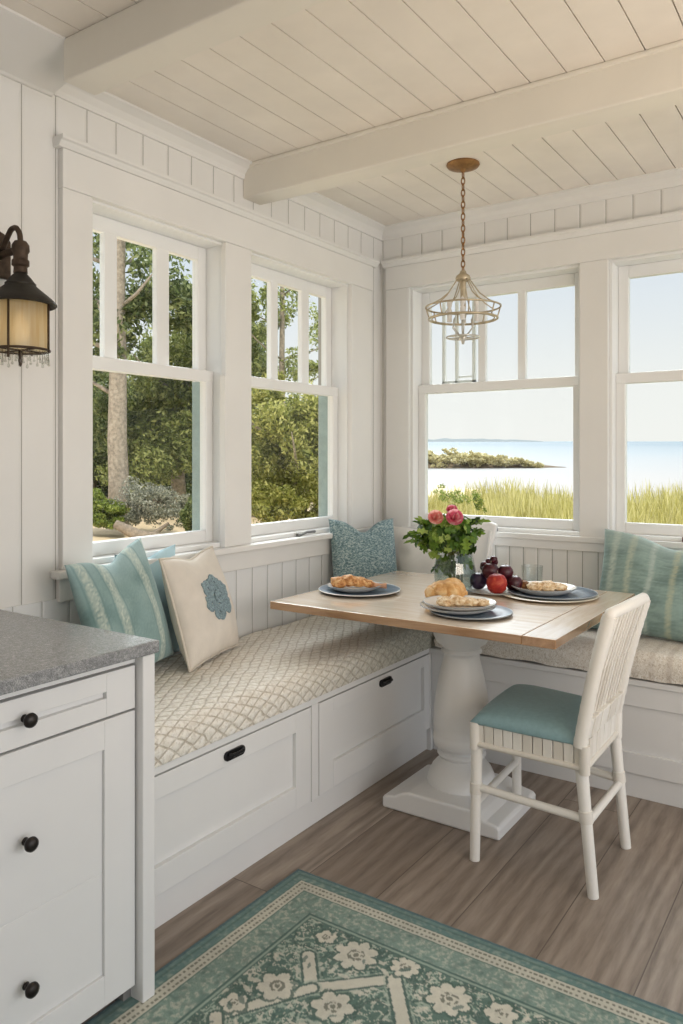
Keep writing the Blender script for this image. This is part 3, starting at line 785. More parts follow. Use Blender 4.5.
# seat pad
N_ = 20; vs = []; fs = []
for i in range(N_+1):
    for j in range(N_+1):
        u, v = -1+2*i/N_, -1+2*j/N_
        uu = u*(1-.025*v*v*u*u); vv = v*(1-.025*u*u*v*v)
        a = c1.lerp(c2, (uu*1.08+1)/2*.95-.010); c = c4.lerp(c3, (uu*1.08+1)/2*.95-.010)
        p = a.lerp(c, (vv*1.07+1)/2)
        e = (1-abs(u)**3.5)*(1-abs(v)**3.5)
        vs.append((p.x, p.y, .478+.046*max(e, 0)**.40))
k = len(vs)
for i in range(N_):
    for j in range(N_): fs.append((i*(N_+1)+j, (i+1)*(N_+1)+j, (i+1)*(N_+1)+j+1, i*(N_+1)+j+1))
o = fin('seat_pad', pymesh('seat_pad', vs, fs), seat_teal, t, smooth=True); o['label'] = 'teal upholstered seat pad'
s = o.modifiers.new('sol', 'SOLIDIFY'); s.thickness = .012
# backrest
pb0, pb1 = A((1.560, -1.352, .47)), A((1.565, -.958, .47)); pt0, pt1 = A((1.652, -1.352, .895)), A((1.672, -.985, .895))
for a, c in ((pb0, pt0), (pb1, pt1)):
    b = NB(); m1 = a.lerp(c, .5)+A((-.006, 0, 0))
    pts = [a.lerp(c, i/24)+A((-.006*math.sin(PI*i/24), 0, 0)) for i in range(25)]
    tube(b, pts, [.0215+.0012*(i % 2) for i in range(25)], 12); obj('back_post', b, rattan, t, smooth=True, auto=60)
b = NB(); tube(b, [pt0+A((0, -.012, -.006)), pt0+A((0, .01, .004)), pt0.lerp(pt1, .5)+A((.004, 0, .006)), pt1+A((0, -.01, .004)), pt1+A((0, .012, -.006))], [.016, .019, .019, .019, .016], 14)
obj('top_rail', b, rattan, t, smooth=True)
b = NB(); ns = 19
for i in range(ns):
    q = (i+.5)/ns*.92+.04
    a = pb0.lerp(pb1, q)+A((.004, 0, .06)); c = pt0.lerp(pt1, q)+A((.004, 0, -.008)); w_ = (pb1-pb0).normalized()*.0066
    off = A((.011 if i % 2 else .008, 0, 0))
    pts = [a, a.lerp(c, .5)+A((-.006, 0, 0)), c]
    for s0, s1 in zip(pts, pts[1:]):
        hexa(b, [s0-w_+off, s0+w_+off, s0+w_-off, s0-w_-off, s1-w_+off, s1+w_+off, s1+w_-off, s1-w_-off])
o = obj('woven_back', b, rattan, t, bev=.002); o['label'] = 'vertical woven rattan back strips'
b = NB()
for i in range(9):
    q0, q1 = i/9+.006, (i+1)/9-.006
    a, c = pb0.lerp(pb1, q0), pb0.lerp(pb1, q1); k = .002*(i % 2)
    hexa(b, [a+A((.022+k, 0, .02)), c+A((.022+k, 0, .02)), c+A((-.012, 0, .02)), a+A((-.012, 0, .02)), a+A((.036+k, 0, .088)), c+A((.036+k, 0, .088)), c+A((.0, 0, .088)), a+A((.0, 0, .088))])
obj('woven_lower_band', b, rattan, t, bev=.003)

# ------------------------------------------------------------------ tableware
def disc(name, label, c, r, z, m, cat, h=.012, rimm=None, lip=.006):
    b = NB()
    lathe(b, [(0, 0), (r*.62, 0), (r*.70, .002), (r*.985, h-.003), (r, h), (r*.985, h+.0015), (r*.72, h*.55), (r*.66, h*.42), (0, h*.42)], (c[0], c[1], z), 56)
    o = obj(name, b, m, smooth=True, auto=50, origin=(c[0], c[1], z))
    if rimm:
        b = NB(); tube(b, [(c[0]+r*.99*math.cos(2*PI*i/56), c[1]+r*.99*math.sin(2*PI*i/56), z+h) for i in range(56)], .0022, 6, closed=True)
        obj('rim', b, rimm, o, smooth=True)
    return tag(o, label, cat)
T0 = TZ+.0005
LC = (.475, -.965)
disc('charger_plate', 'slate blue charger plate with pale rim at the left end of the table', LC, .180, T0, slate_blue, 'plate', .012, plate_white)
disc('dinner_plate', 'white plate on the blue charger at the left end of the table', (LC[0]-.022, LC[1]-.01), .118, T0+.0060, plate_white, 'plate', .022, plate_rim)
def food(name, label, parts, m, c, extra=None):
    b = NB()
    for (dx, dy, dz, rx, ry, rz, s) in parts: blob(b, (c[0]+dx, c[1]+dy, c[2]+dz), (rx, ry, rz), .22, 2.4, s)
    o = obj(name, b, m, smooth=True, origin=c); tag(o, label, 'food')
    if extra: extra(o)
    return o
def bone(o):
    b = NB(); c = o.location
    tube(b, [c+A((.06, .035, .012)), c+A((.10, .055, .010)), c+A((.125, .07, .010))], [.016, .010, .013], 10); q = obj('tapered_tip', b, bone_m, o, smooth=True); q['label'] = 'pinkish tapered tip'
food('fried_pastry', 'golden crusty roasted piece with tapered tip on the leftmost plate', [(-.055, -.035, .024, .04, .032, .024, 1), (-.02, -.012, .030, .042, .034, .026, 2), (.02, .012, .026, .042, .032, .022, 3), (.055, .032, .018, .028, .022, .016, 4)], crust, (LC[0]-.022, LC[1]-.01, T0+.0155), bone)
MC = (1.045, -1.135)
disc('charger_plate', 'slate blue charger plate near the front table edge under two white plates', (MC[0]+.035, MC[1]+.01), .155, T0, slate_blue, 'plate', .010, plate_rim)
P0 = (MC[0]-.015, MC[1]+.015)
disc('dinner_plate', 'white plate with grey rim, lower of the two stacked near the front edge', (P0[0]-.006, P0[1]-.004), .143, T0+.0055, plate_white, 'plate', .020, plate_rim)
disc('dinner_plate', 'white plate with grey rim, upper of the two stacked near the front edge', P0, .138, T0+.0185, plate_white, 'plate', .020, plate_rim)
food('pastry', 'sugared flat pastry on the upper stacked plate near the front edge', [(-.045, -.03, .014, .036, .03, .018, 5), (-.01, -.008, .018, .04, .032, .020, 6), (.03, .018, .014, .038, .03, .017, 7), (.07, .04, .012, .032, .026, .014, 8)], pastry, (P0[0]+.01, P0[1]-.02, T0+.028))
RC = (1.195, -.60)
disc('charger_plate', 'cream charger plate, lower of the two under the right-hand plate', RC, .205, T0, charger_cream, 'plate', .010)
disc('charger_plate', 'slate blue charger plate between the cream charger and the right-hand plate', (RC[0]+.012, RC[1]+.012), .185, T0+.0055, slate_blue, 'plate', .012, plate_rim)
disc('dinner_plate', 'white plate on the slate charger nearest the striped teal pillow', (RC[0]-.02, RC[1]+.0), .135, T0+.0115, plate_white, 'plate', .026, plate_rim)
food('pastry', 'sugared pastry on the right-hand plate nearest the striped pillow', [(-.035, -.02, .016, .04, .034, .020, 9), (.005, .0, .018, .042, .036, .022, 10), (.045, .028, .014, .036, .03, .016, 11), (-.0, .05, .013, .03, .03, .016, 12)], pastry, (RC[0]-.01, RC[1]-.0, T0+.0225))
# bread roll behind the stacked plates
b = NB()
RB = A((.915, -.985, T0))
blob(b, RB+A((0, 0, .047)), (.080, .066, .047), .14, 1.7, 21, 5)
blob(b, RB+A((-.048, -.026, .036)), (.042, .04, .035), .12, 2, 22)
blob(b, RB+A((.012, .01, .074)), (.042, .036, .026), .14, 2, 23)
o = obj('bread_roll', b, m_food('bread_crust', srgb(190, 130, 66), srgb(222, 172, 108), srgb(240, 208, 156), 30), smooth=True, origin=RB); tag(o, 'large golden bread roll in front of the glass vase', 'bread')
# fruit on its plate
FC = (.975, -.655)
disc('fruit_plate', 'pale plate holding plums, grapes and an apple beside the vase', FC, .125, T0, plate_white, 'plate', .014, plate_rim)
def fruit(name, lab, c, r, m, stem=False, grp=None, cat='fruit'):
    b = NB()
    prof = [(0, -.86*r), (.25*r, -.94*r), (.55*r, -.82*r), (.85*r, -.5*r), (1.0*r, 0), (.93*r, .42*r), (.68*r, .78*r), (.35*r, .92*r), (.12*r, .86*r), (0, .78*r)]
    lathe(b, prof, c, 20)
    o = obj(name, b, m, smooth=True, origin=c); tag(o, lab, cat, grp)
    if stem:
        b = NB(); tube(b, [A(c)+A((0, 0, .76*r)), A(c)+A((.003, .002, 1.2*r))], .0018, 6); obj('stem', b, bark, o)
zf = T0+.008
fruit('apple', 'red apple at the front of the fruit plate', (1.012, -.72, zf+.042), .045, apple_m, True)
for (dx, dy, dz, r, lab) in ((-.075, -.005, .036, .038, 'dark purple plum on the fruit plate nearest the vase'), (-.012, .065, .036, .038, 'dark red plum at the back of the fruit plate behind the apple'),
                        (.078, .03, .034, .036, 'dark red plum at the right edge of the fruit plate'), (-.02, .0, .083, .038, 'dark red plum stacked above the apple'), (.035, .035, .078, .034, 'reddish plum resting on top at the right of the pile')):
    fruit('plum', lab, (FC[0]+dx, FC[1]+dy, zf+dz), r, grape_m if 'purple' in lab else plum_m, True, 'plums on the fruit plate')
gr = random.Random(3)
for k, (dx, dy, dz) in enumerate(((-.035, .02, .128), (-.05, .0, .115), (-.02, .045, .125), (-.045, .035, .108), (-.012, .018, .140), (-.062, .022, .102))):
    fruit('grape', 'small dark red grape heaped on top of the plums', (FC[0]+dx, FC[1]+dy, zf+dz-.008), .0165, plum_m, False, 'grapes on top of the fruit pile')
for k, (dx, dy, dz, lab) in enumerate(((.105, .045, .024, 'brown walnut on the fruit plate next to the plum, nearer one'), (.085, .075, .024, 'brown walnut at the back rim of the fruit plate'), )):
    b = NB(); blob(b, (FC[0]+dx+.01, FC[1]+dy+.01, zf+dz), (.024, .021, .020), .25, 4, k+30); tag(obj('walnut', b, m_plain('walnut_shell_%d' % k, srgb(140, 98, 62), .6, 80, .3, .6, 120), smooth=True, origin=(FC[0]+dx, FC[1]+dy, zf)), lab, 'nut')
# tumbler
b = NB(); shell(b, [(0.001, 0), (.040, 0), (.043, .004), (.048, .095), (.0462, .095), (.041, .009), (.001, .008)], (1.055, -.415, T0), 32)
tag(obj('tumbler', b, tumbler_glass, smooth=True, auto=50, origin=(1.055, -.415, T0)), 'clear glass tumbler at the back of the table behind the fruit', 'glass')

# ------------------------------------------------------------------ vase and bouquet
VC = A((.812, -.715, T0))
t = thing('glass_vase', 'clear cut-glass vase of flowers on the table', 'vase', VC)
b = NB(); prof = [(.001, 0), (.062, 0), (.074, .006), (.090, .045), (.094, .085), (.086, .13), (.078, .165), (.082, .195), (.0795, .195), (.0755, .165), (.083, .13), (.090, .085), (.086, .045), (.068, .012), (.001, .010)]
shell(b, prof, VC, 18); obj('body', b, vase_glass, t)
b = NB(); lathe(b, [(0, .0125), (.066, .0125), (.084, .046), (.088, .085), (.084, .108), (0, .108)], VC, 24); obj('water', b, water_m, t, smooth=True, auto=40)
t = thing('bouquet', 'bouquet of leafy greens with pink flowers in the glass vase', 'flowers', VC+A((0, 0, .015)))
br = random.Random(11)
b = NB()
for k in range(12):
    a = br.uniform(0, 2*PI); q = A((math.cos(a), math.sin(a), 0))
    tube(b, [VC+A((0, 0, .016))+q*.035*br.random(), VC+A((0, 0, .19))+q*.03, VC+A((0, 0, .28))+q*br.uniform(.05, .12)], .0032, 6)
obj('stems', b, stem_m, t, smooth=True)
def leafmesh(vs, fs, p, d, up, L, W):
    d = d.normalized(); s = d.cross(up); s = s.normalized() if s.length > 1e-3 else A((1, 0, 0)); nrm = s.cross(d)
    out = [(0, 0, 0), (.14, .40, .04), (.30, .24, .03), (.46, .60, .02), (.60, .22, .03), (.80, .30, -.02), (1.0, 0, -.12), (.80, -.30, -.02), (.60, -.22, .03), (.46, -.60, .02), (.30, -.24, .03), (.14, -.40, .04), (.5, 0, -.06)]
    i0 = len(vs)
    for a, c, h in out: vs.append(tuple(p + d*a*L + s*c*W + nrm*h*L))
    for k in range(12): fs.append((i0+12, i0+k, i0+(k+1) % 12))
vs, fs = [], []
BC = VC+A((-.028, -.019, .232))
for k in range(420):
    a = br.uniform(0, 2*PI); el = br.uniform(-.75, 1.0)
    d = A((math.cos(a)*math.cos(el), math.sin(a)*math.cos(el), math.sin(el)))
    p = BC + A((d.x*.128, d.y*.128, d.z*.112))*br.uniform(.5, 1)*(1+.18*mnoise.noise(d*2.2))
    q_ = A((br.uniform(-1, 1), br.uniform(-1, 1), br.uniform(-1, .6))); dd = (q_ - d*q_.dot(d)*.75)
    leafmesh(vs, fs, p - dd.normalized()*.025, dd, d + A((br.uniform(-.5, .5), br.uniform(-.5, .5), br.uniform(-.2, .5))), br.uniform(.036, .062), br.uniform(.032, .052))
for k in range(12):   # leaves inside the vase neck
    a = br.uniform(0, 2*PI); p = VC+A((.025*math.cos(a), .025*math.sin(a), br.uniform(.12, .2)))
    leafmesh(vs, fs, p, A((math.cos(a)*.5, math.sin(a)*.5, -1)), A((math.cos(a), math.sin(a), .3)), .07, .04)
for dx, dz in ((-.115, .02), (-.105, -.01), (.105, .01), (.11, .06), (-.09, .05), (.07, -.07), (-.03, -.10), (.0, -.09)):   # sprigs reaching sideways across the view
    q = A((.82*dx, .57*dx, dz)); 
    for k in range(5): leafmesh(vs, fs, BC+q*(.75+.1*k), q+A((br.uniform(-.05, .05), br.uniform(-.05, .05), br.uniform(-.06, .06))), A((br.uniform(-.5, .5), -.5, 1)), br.uniform(.05, .075), br.uniform(.03, .05))
obj_l = fin('foliage', pymesh('foliage', vs, fs), bouquet_leaf, t); obj_l['kind'] = 'stuff'; obj_l['label'] = 'lobed green leaves'
def flower(c, r, m, lab, face=(.5, -.72, .48)):
    vs, fs = [], []
    fr = random.Random(int(r*9999)); Q = A(face).to_track_quat('Z', 'Y')
    for ring, (n, el, rr) in enumerate(((5, 1.2, .5), (6, .95, .8), (8, .6, 1.0), (9, .2, 1.0))):
        for k in range(n):
            a = 2*PI*(k+ring*.4)/n; d = A((math.cos(a)*math.cos(el), math.sin(a)*math.cos(el), math.sin(el)))
            s = A((-math.sin(a), math.cos(a), 0)); i0 = len(vs)
            for q, w_ in [(0, 0), (.35, .35), (.75, .5), (1, .28), (1, -.28), (.75, -.5), (.35, -.35)]:
                v = A(c) + Q @ (d*q*r*rr + s*w_*r*.9 + A((0, 0, .25*r*q*q)))
                vs.append(tuple(v))
            fs.append(tuple(range(i0, i0+7)))
    o = fin('flower', pymesh('flower', vs, fs), m, t, smooth=True); o['label'] = lab
flower(BC+A((.062, -.055, .092)), .038, petal_pink, 'bright pink flower')
flower(BC+A((-.008, -.095, .092)), .034, petal_coral, 'coral pink flower')
flower(BC+A((.02, .01, .118)), .026, petal_pink, 'small pink flower at the back', (.2, -.5, .8))

# ------------------------------------------------------------------ pendant light
HX, HY_ = .822, -.650
t = thing('pendant_light', 'champagne metal ring pendant light hanging on a chain above the table', 'pendant light', (HX, HY_, 1.89))
def ringp(z, r, n=48): return [(HX+r*math.cos(2*PI*i/n), HY_+r*math.sin(2*PI*i/n), z) for i in range(n)]
b = NB(); lathe(b, [(0, 2.7), (.072, 2.7), (.074, 2.694), (.068, 2.686), (.045, 2.678), (.014, 2.674), (.008, 2.662), (0, 2.66)], (HX, HY_, 0), 36); o = obj('canopy', b, brass, t, smooth=True, auto=50); o['label'] = 'round antique brass ceiling canopy'
b = NB(); z = 2.664; k = 0
while z > 2.225:
    pts = []
    for i in range(14):
        a = 2*PI*i/14; u, w_ = .0085*math.cos(a), .017*math.sin(a)
        pts.append((HX+(u if k % 2 else 0), HY_+(0 if k % 2 else u), z-.014+w_))
    tube(b, pts, .0026, 6, closed=True); z -= .0265; k += 1
o = obj('chain', b, brass, t, smooth=True); o['kind'] = 'stuff'
b = NB(); lathe(b, [(0, 2.225), (.012, 2.222), (.016, 2.21), (.03, 2.20), (.034, 2.188), (.03, 2.178), (.014, 2.172), (.012, 2.10), (.011, 2.03), (.016, 2.022), (.012, 2.012), (0, 2.008)], (HX, HY_, 0), 24); obj('hub', b, champagne, t, smooth=True, auto=50)
b = NB(); tube(b, ringp(2.060, .166), .0042, 8, True); obj('upper_ring', b, champagne, t, smooth=True)
b = NB(); tube(b, ringp(2.008, .152), .0050, 8, True); tube(b, ringp(2.008, .138), .003, 6, True); obj('lower_ring', b, champagne, t, smooth=True)
for i in range(8):
    a = 2*PI*i/8+.2; c, s = math.cos(a), math.sin(a)
    b = NB(); tube(b, [(HX+r*c, HY_+r*s, z) for r, z in ((.028, 2.186), (.045, 2.160), (.075, 2.118), (.115, 2.086), (.150, 2.068), (.166, 2.060))], .0027, 7); obj('arm', b, champagne, t, smooth=True)
for i in range(8):
    a = 2*PI*(i+.5)/8+.2; c, s = math.cos(a), math.sin(a)
    b = NB(); tube(b, [(HX+.166*c, HY_+.166*s, 2.06), (HX+.158*c, HY_+.158*s, 2.03), (HX+.150*c, HY_+.150*s, 2.008)], .003, 6); obj('strut', b, champagne, t, smooth=True)
b = NB(); tube(b, ringp(1.925, .072, 32), .0042, 7, True)
for i in range(6):
    a = 2*PI*i/6; c, s = math.cos(a), math.sin(a); tube(b, [(HX+.045*c, HY_+.045*s, 2.01), (HX+.05*c, HY_+.05*s, 1.97), (HX+.012*c, HY_+.012*s, 1.925)], .003, 6); tube(b, [(HX+.012*c, HY_+.012*s, 1.922), (HX+.072*c, HY_+.072*s, 1.925)], .0025, 6)
lathe(b, [(0, 1.94), (.018, 1.932), (.02, 1.92), (.008, 1.908), (.006, 1.897), (0, 1.892)], (HX, HY_, 0), 16)
o = obj('lower_basket', b, m_plain('pale_metal', srgb(206, 204, 196), .3, metallic=.5), t, smooth=True); o['label'] = 'small pale wire basket below the rings'
for i in range(4):
    a = 2*PI*i/4+.4; c, s = math.cos(a)*.06, math.sin(a)*.06
    b = NB(); lathe(b, [(.011, 1.995), (.011, 2.05), (.006, 2.055), (.012, 2.07), (.011, 2.085), (0, 2.10)], (HX+c, HY_+s, 0), 12); obj('candle_bulb', b, plate_white, t, smooth=True)

# ------------------------------------------------------------------ wall lantern
LX, LY = .14, -2.385
t = thing('wall_lantern', 'dark bronze wall lantern with amber glass left of the windows', 'wall lamp', (0, LY, 2.06))
b = NB(); prism(b, [(-.055, 1.965), (.055, 1.965), (.055, 2.085), (.04, 2.105), (0, 2.12), (-.04, 2.105), (-.055, 2.085)], lambda a, z, q: (q, LY-.01+a, z), .0, .022); obj('backplate', b, rust, t, bev=.006)
b = NB(); pts = [(.02, LY, 2.045), (.045, LY, 2.05), (.07, LY, 2.085), (.092, LY, 2.108), (.118, LY, 2.108), (.137, LY, 2.085), (.14, LY, 2.05)]
sm = []
for i in range(len(pts)-1):
    for k in range(5): sm.append(A(pts[i]).lerp(A(pts[i+1]), k/5))
sm.append(A(pts[-1]))
for _ in range(3): sm = [sm[0]]+[(sm[i-1]+sm[i]*2+sm[i+1])/4 for i in range(1, len(sm)-1)]+[sm[-1]]
tube(b, sm, .0085, 10); tube(b, [(.02, LY, 2.03), (.07, LY, 2.035), (.125, LY, 2.035)], .012, 10); obj('arm', b, rust, t, smooth=True, auto=60)
b = NB(); lathe(b, [(0, 2.062), (.018, 2.06), (.026, 2.048), (.027, 2.03), (.022, 2.022), (.021, 2.005), (.026, 2.0), (.026, 1.985), (.02, 1.98), (.021, 1.962), (0, 1.955)], (LX, LY, 0), 24); obj('socket', b, rust, t, smooth=True, auto=45)
b = NB(); shell(b, [(.016, 1.963), (.030, 1.948), (.042, 1.932), (.046, 1.928), (.046, 1.922), (.060, 1.910), (.090, 1.886), (.106, 1.870), (.108, 1.864), (.104, 1.860), (.10, 1.864), (.06, 1.895), (.016, 1.945)], (LX, LY, 0), 48); obj('shade', b, lamp_dark, t, smooth=True, auto=40)
b = NB(); shell(b, [(.084, 1.864), (.084, 1.722), (.081, 1.722), (.081, 1.864)], (LX, LY, 0), 40); o = obj('glass_shade', b, lamp_glass, t, smooth=True, auto=60); o['label'] = 'amber glass cylinder'
b = NB(); tube(b, [(LX+.085*math.cos(2*PI*i/40), LY+.085*math.sin(2*PI*i/40), 1.722) for i in range(40)], .004, 8, True); tube(b, [(LX+.085, LY, 1.722), (LX-.085, LY, 1.722)], .003, 6); tube(b, [(LX, LY+.085, 1.722), (LX, LY-.085, 1.722)], .003, 6); obj('bottom_ring', b, rust, t, smooth=True)
for i in range(4):
    a = R(-56)+PI/2*i
    b = NB(); tube(b, [(LX+.087*math.cos(a), LY+.087*math.sin(a), 1.866), (LX+.087*math.cos(a), LY+.087*math.sin(a), 1.715)] + ([(LX+.087*math.cos(a), LY+.087*math.sin(a), 1.69)] if i == 0 else []), .0036, 8); obj('bar', b, rust, t, smooth=True)
b = NB(); lathe(b, [(0, 1.722), (.006, 1.72), (.008, 1.71), (.006, 1.70), (.007, 1.69), (.004, 1.675), (0, 1.67)], (LX, LY, 0), 14); obj('finial', b, rust, t, smooth=True)
b = NB()
for i in range(46):
    a = 2*PI*i/46; L_ = .02+.022*((i*7) % 5)/4; c, s = LX+.082*math.cos(a), LY+.082*math.sin(a)
    lathe(b, [(0, 1.718), (.0016, 1.716), (.0014, 1.716-L_*.6), (.0042, 1.716-L_*.8), (.004, 1.716-L_*.95), (0, 1.716-L_)], (c, s, 0), 6)
o = obj('crystal_fringe', b, crystal, t, smooth=True); o['kind'] = 'stuff'; o['label'] = 'clear glass drop fringe'
b = NB(); lathe(b, [(0, 1.84), (.01, 1.838), (.012, 1.82), (.026, 1.795), (.028, 1.775), (.02, 1.755), (0, 1.745)], (LX, LY, 0), 20); obj('bulb', b, bulb_m, t, smooth=True)
pl = bpy.data.lights.new('lantern_light', 'POINT'); pl.energy = 1.3; pl.color = (1, .72, .42); pl.shadow_soft_size = .025
po = bpy.data.objects.new('lantern_light', pl); po.location = (LX, LY, 1.79); link(po)

# ------------------------------------------------------------------ rug
def build_rug():
    x0, y1, W, Hh, st = .735, -1.745, 1.62, 1.30, .0038
    nx, ny = int(W/st), int(Hh/st)
    X, Y = np.meshgrid(np.linspace(0, W, nx+1), np.linspace(0, Hh, ny+1), indexing='ij')   # X along +x, Y away from far edge toward the viewer
    d = np.minimum(np.minimum(X, W-X), np.minimum(Y, 2.2-Y))
    rg = np.random.default_rng(4)
    def vnoise(sc_):
        g = rg.random((int(W/sc_)+3, int(Hh/sc_)+3)); fx, fy = X/sc_, Y/sc_; i, j = fx.astype(int), fy.astype(int); a, c = fx-i, fy-j
        return g[i, j]*(1-a)*(1-c)+g[i+1, j]*a*(1-c)+g[i, j+1]*(1-a)*c+g[i+1, j+1]*a*c
    n1, n2, n3 = vnoise(.008), vnoise(.014), vnoise(.09)
    S = lambda *c: np.array(srgb(*c))
    dark, teal, mid, pale, cream = S(70, 100, 92), S(100, 128, 118), S(122, 146, 134), S(158, 172, 156), S(200, 196, 180)
    ink = S(84, 88, 72)
    C = np.empty(X.shape+(3,)); C[:] = teal
    def put(mask, col, k=1.0):
        k = np.asarray(k)
        kk = k[..., None] if k.ndim else k
        nonlocal C
        C = np.where(mask[..., None], C*(1-kk)+col*kk, C)
    al = np.where(X < Y, Y, X)                          # coordinate along the border
    n0 = rg.random(X.shape)
    put(d < .055, S(92, 124, 120)); put(d < .055, pale, np.clip((n1-.5)*3, 0, 1)*.6*(d/.055)); put(d < .014, S(70, 100, 104)); put((d > .026) & (d < .032), dark, .6)
    put((d >= .055) & (d < .097), cream, .88)
    per = .0145
    tick = np.abs(np.mod(al, per)/per-.5) < .30
    put((d >= .064) & (d < .0715) & tick, ink, .8); put((d >= .081) & (d < .0885) & tick, ink, .75)
    put((d >= .053) & (d < .056), dark, .6); put((d >= .097) & (d < .101), dark, .6)
    bd = (d >= .101) & (d < .188)
    put(bd, mid); put(bd, cream, np.clip((n1-.45)*3, 0, 1)*.55); put(bd, dark, np.clip((n2-.60)*5, 0, 1)*.55); put(bd, teal, (n0 > .6)*.5)
    put((d >= .186) & (d < .192), dark, .95); put((d >= .192) & (d < .200), pale, .6); put((d >= .200) & (d < .204), dark, .9)
    fieldm = d >= .204
    put(fieldm, S(84, 112, 100)); put(fieldm, dark, np.clip((n2-.5)*3, 0, 1)*.6)
    for sc_, c_, w_ in ((.034, pale, .035), (.026, cream, .028), (.022, pale, .03), (.05, S(58, 86, 78), .03)):
        v = vnoise(sc_)*.62+vnoise(sc_*.5)*.38; put(fieldm & (np.abs(v-.5) < w_), c_, .78)
    put(fieldm & (n1 > .80), cream, .6)
    for _ in range(150):
        lx, ly, r_ = rg.uniform(.21, 1.5), rg.uniform(.21, 1.5), rg.uniform(.012, .022)
        rr = np.hypot(X-lx, Y-ly); th = np.arctan2(Y-ly, X-lx)
        put(fieldm & (rr < r_*(.7+.3*np.cos(th*5+lx*9))), cream if rg.random() < .6 else pale, .85); put(fieldm & (rr < r_*.3), dark, .8)
    # angular hooks in the corner
    def seg(ax, ay, bx, by, w_, c_, k_=.95):
        L2 = (bx-ax)**2+(by-ay)**2; tt = np.clip(((X-ax)*(bx-ax)+(Y-ay)*(by-ay))/L2, 0, 1)
        dd = np.hypot(X-ax-tt*(bx-ax), Y-ay-tt*(by-ay))
        put(fieldm & (dd < w_+.013), pale, .45); put(fieldm & (dd < w_+.007), S(58, 86, 78), .9); put(fieldm & (dd < w_), c_, k_)
    seg(.300, .345, .386, .446, .017, cream); seg(.386, .446, .546, .295, .017, cream); seg(.546, .295, .70, .490, .017, cream)
    seg(.70, .490, .86, .345, .017, cream); seg(.86, .345, 1.02, .54, .017, cream); seg(.386, .446, .25, .66, .015, cream); seg(.25, .66, .38, .80, .015, cream)
    # flowers
    def flower_(fx, fy, r, npet=6, rot=0.0, inner=cream, ring=None):
        dx, dy = X-fx, Y-fy; rr = np.hypot(dx, dy); th = np.arctan2(dy, dx)+rot
        edge = r*(.66+.34*np.abs(np.cos(th*npet/2))**.8)*(.94+.12*n2)
        put(fieldm & (rr < edge+.010), S(62, 90, 80), .85)
        put(fieldm & (rr < edge), inner, np.clip(.86+.2*n1, 0, 1))
        put(fieldm & (rr < r*.40) & (rr > r*.22) & (n1 > .42), ink, .8); put(fieldm & (rr < r*.14), ink, .8)
    fl = [(.409, .270, .062, 8), (.547, .238, .042, 8), (.70, .280, .060, 8), (.294, .251, .030, 5), (.307, .490, .055, 6), (.83, .255, .042, 6), (.96, .28, .055, 7), (.255, .60, .036, 5), (.47, .47, .055, 6), (.60, .52, .045, 6),
          (.74, .66, .06, 7), (.56, .70, .05, 6), (.46, .62, .035, 5), (.86, .48, .05, 6), (.36, .70, .035, 5), (.27, .80, .05, 6), (.62, .86, .07, 8), (.90, .72, .05, 6), (1.10, .27, .04, 5), (1.2, .30, .055, 6), (1.08, .45, .05, 6), (1.35, .27, .05, 7), (.40, 1.0, .05, 6)]
    for k, (fx, fy, r, n_) in enumerate(fl): flower_(fx, fy, r, n_, k*.7, cream)
    # small leaves scattered between
    for _ in range(420):
        lx, ly, a, L_ = rg.uniform(.21, 1.5), rg.uniform(.21, 1.5), rg.uniform(0, PI), rg.uniform(.010, .020)
        i0, i1, j0, j1 = [int(max(0, q/st)) for q in (lx-.025, lx+.025, ly-.025, ly+.025)]
        sx, sy = X[i0:i1, j0:j1]-lx, Y[i0:i1, j0:j1]-ly
        u = sx*math.cos(a)+sy*math.sin(a); v = -sx*math.sin(a)+sy*math.cos(a)
        m_ = (u/L_)**2+(v/(L_*.38))**2 < 1
        C[i0:i1, j0:j1][m_] = C[i0:i1, j0:j1][m_]*.25+(cream if rg.random() < .55 else dark)*.75
    C = C*.94+C.mean(-1, keepdims=True)*.06; C *= (.98+.22*n3)[..., None]
    P = np.stack([x0+X, y1-Y, np.full_like(X, .010)], -1)
    edge = (X < 1e-9) | (Y < 1e-9) | (X > W-1e-9) | (Y > Hh-1e-9)
    P[..., 2] += (n1-.5)*.0016; P[..., 2][edge] = .002
    idx = np.arange((nx+1)*(ny+1)).reshape(nx+1, ny+1)
    F = np.stack([idx[:-1, :-1], idx[:-1, 1:], idx[1:, 1:], idx[1:, :-1]], -1).reshape(-1, 4)
    me = bpy.data.meshes.new('area_rug')
    me.vertices.add(P.shape[0]*P.shape[1]); me.vertices.foreach_set('co', P.reshape(-1).astype(np.float32))
    me.loops.add(F.size); me.loops.foreach_set('vertex_index', F.reshape(-1).astype(np.int32))
    me.polygons.add(len(F)); me.polygons.foreach_set('loop_start', np.arange(0, F.size, 4, dtype=np.int32))
    me.update(calc_edges=True)
    at = me.color_attributes.new('Col', 'FLOAT_COLOR', 'POINT')
    at.data.foreach_set('color', np.concatenate([C.reshape(-1, 3), np.ones((C.shape[0]*C.shape[1], 1))], 1).astype(np.float32).ravel())
    o = fin('area_rug', me, rug_m, origin=(x0+W/2, y1-Hh/2, 0)); tag(o, 'teal and cream oriental floral rug on the oak floor', 'rug')
build_rug()

# ------------------------------------------------------------------ camera model (used to place the far outdoors)
CAM = A((2.313, -3.80, 1.39)); YAW = R(34.3); F_PX = 770.0; HZ = 457.0
vd = A((-math.sin(YAW), math.cos(YAW), 0)); rd = A((math.cos(YAW), math.sin(YAW), 0))
def at(px, py, dist): return CAM + vd*dist + rd*((px-341.5)/F_PX*dist) + A((0, 0, -(py-HZ)/F_PX*dist))

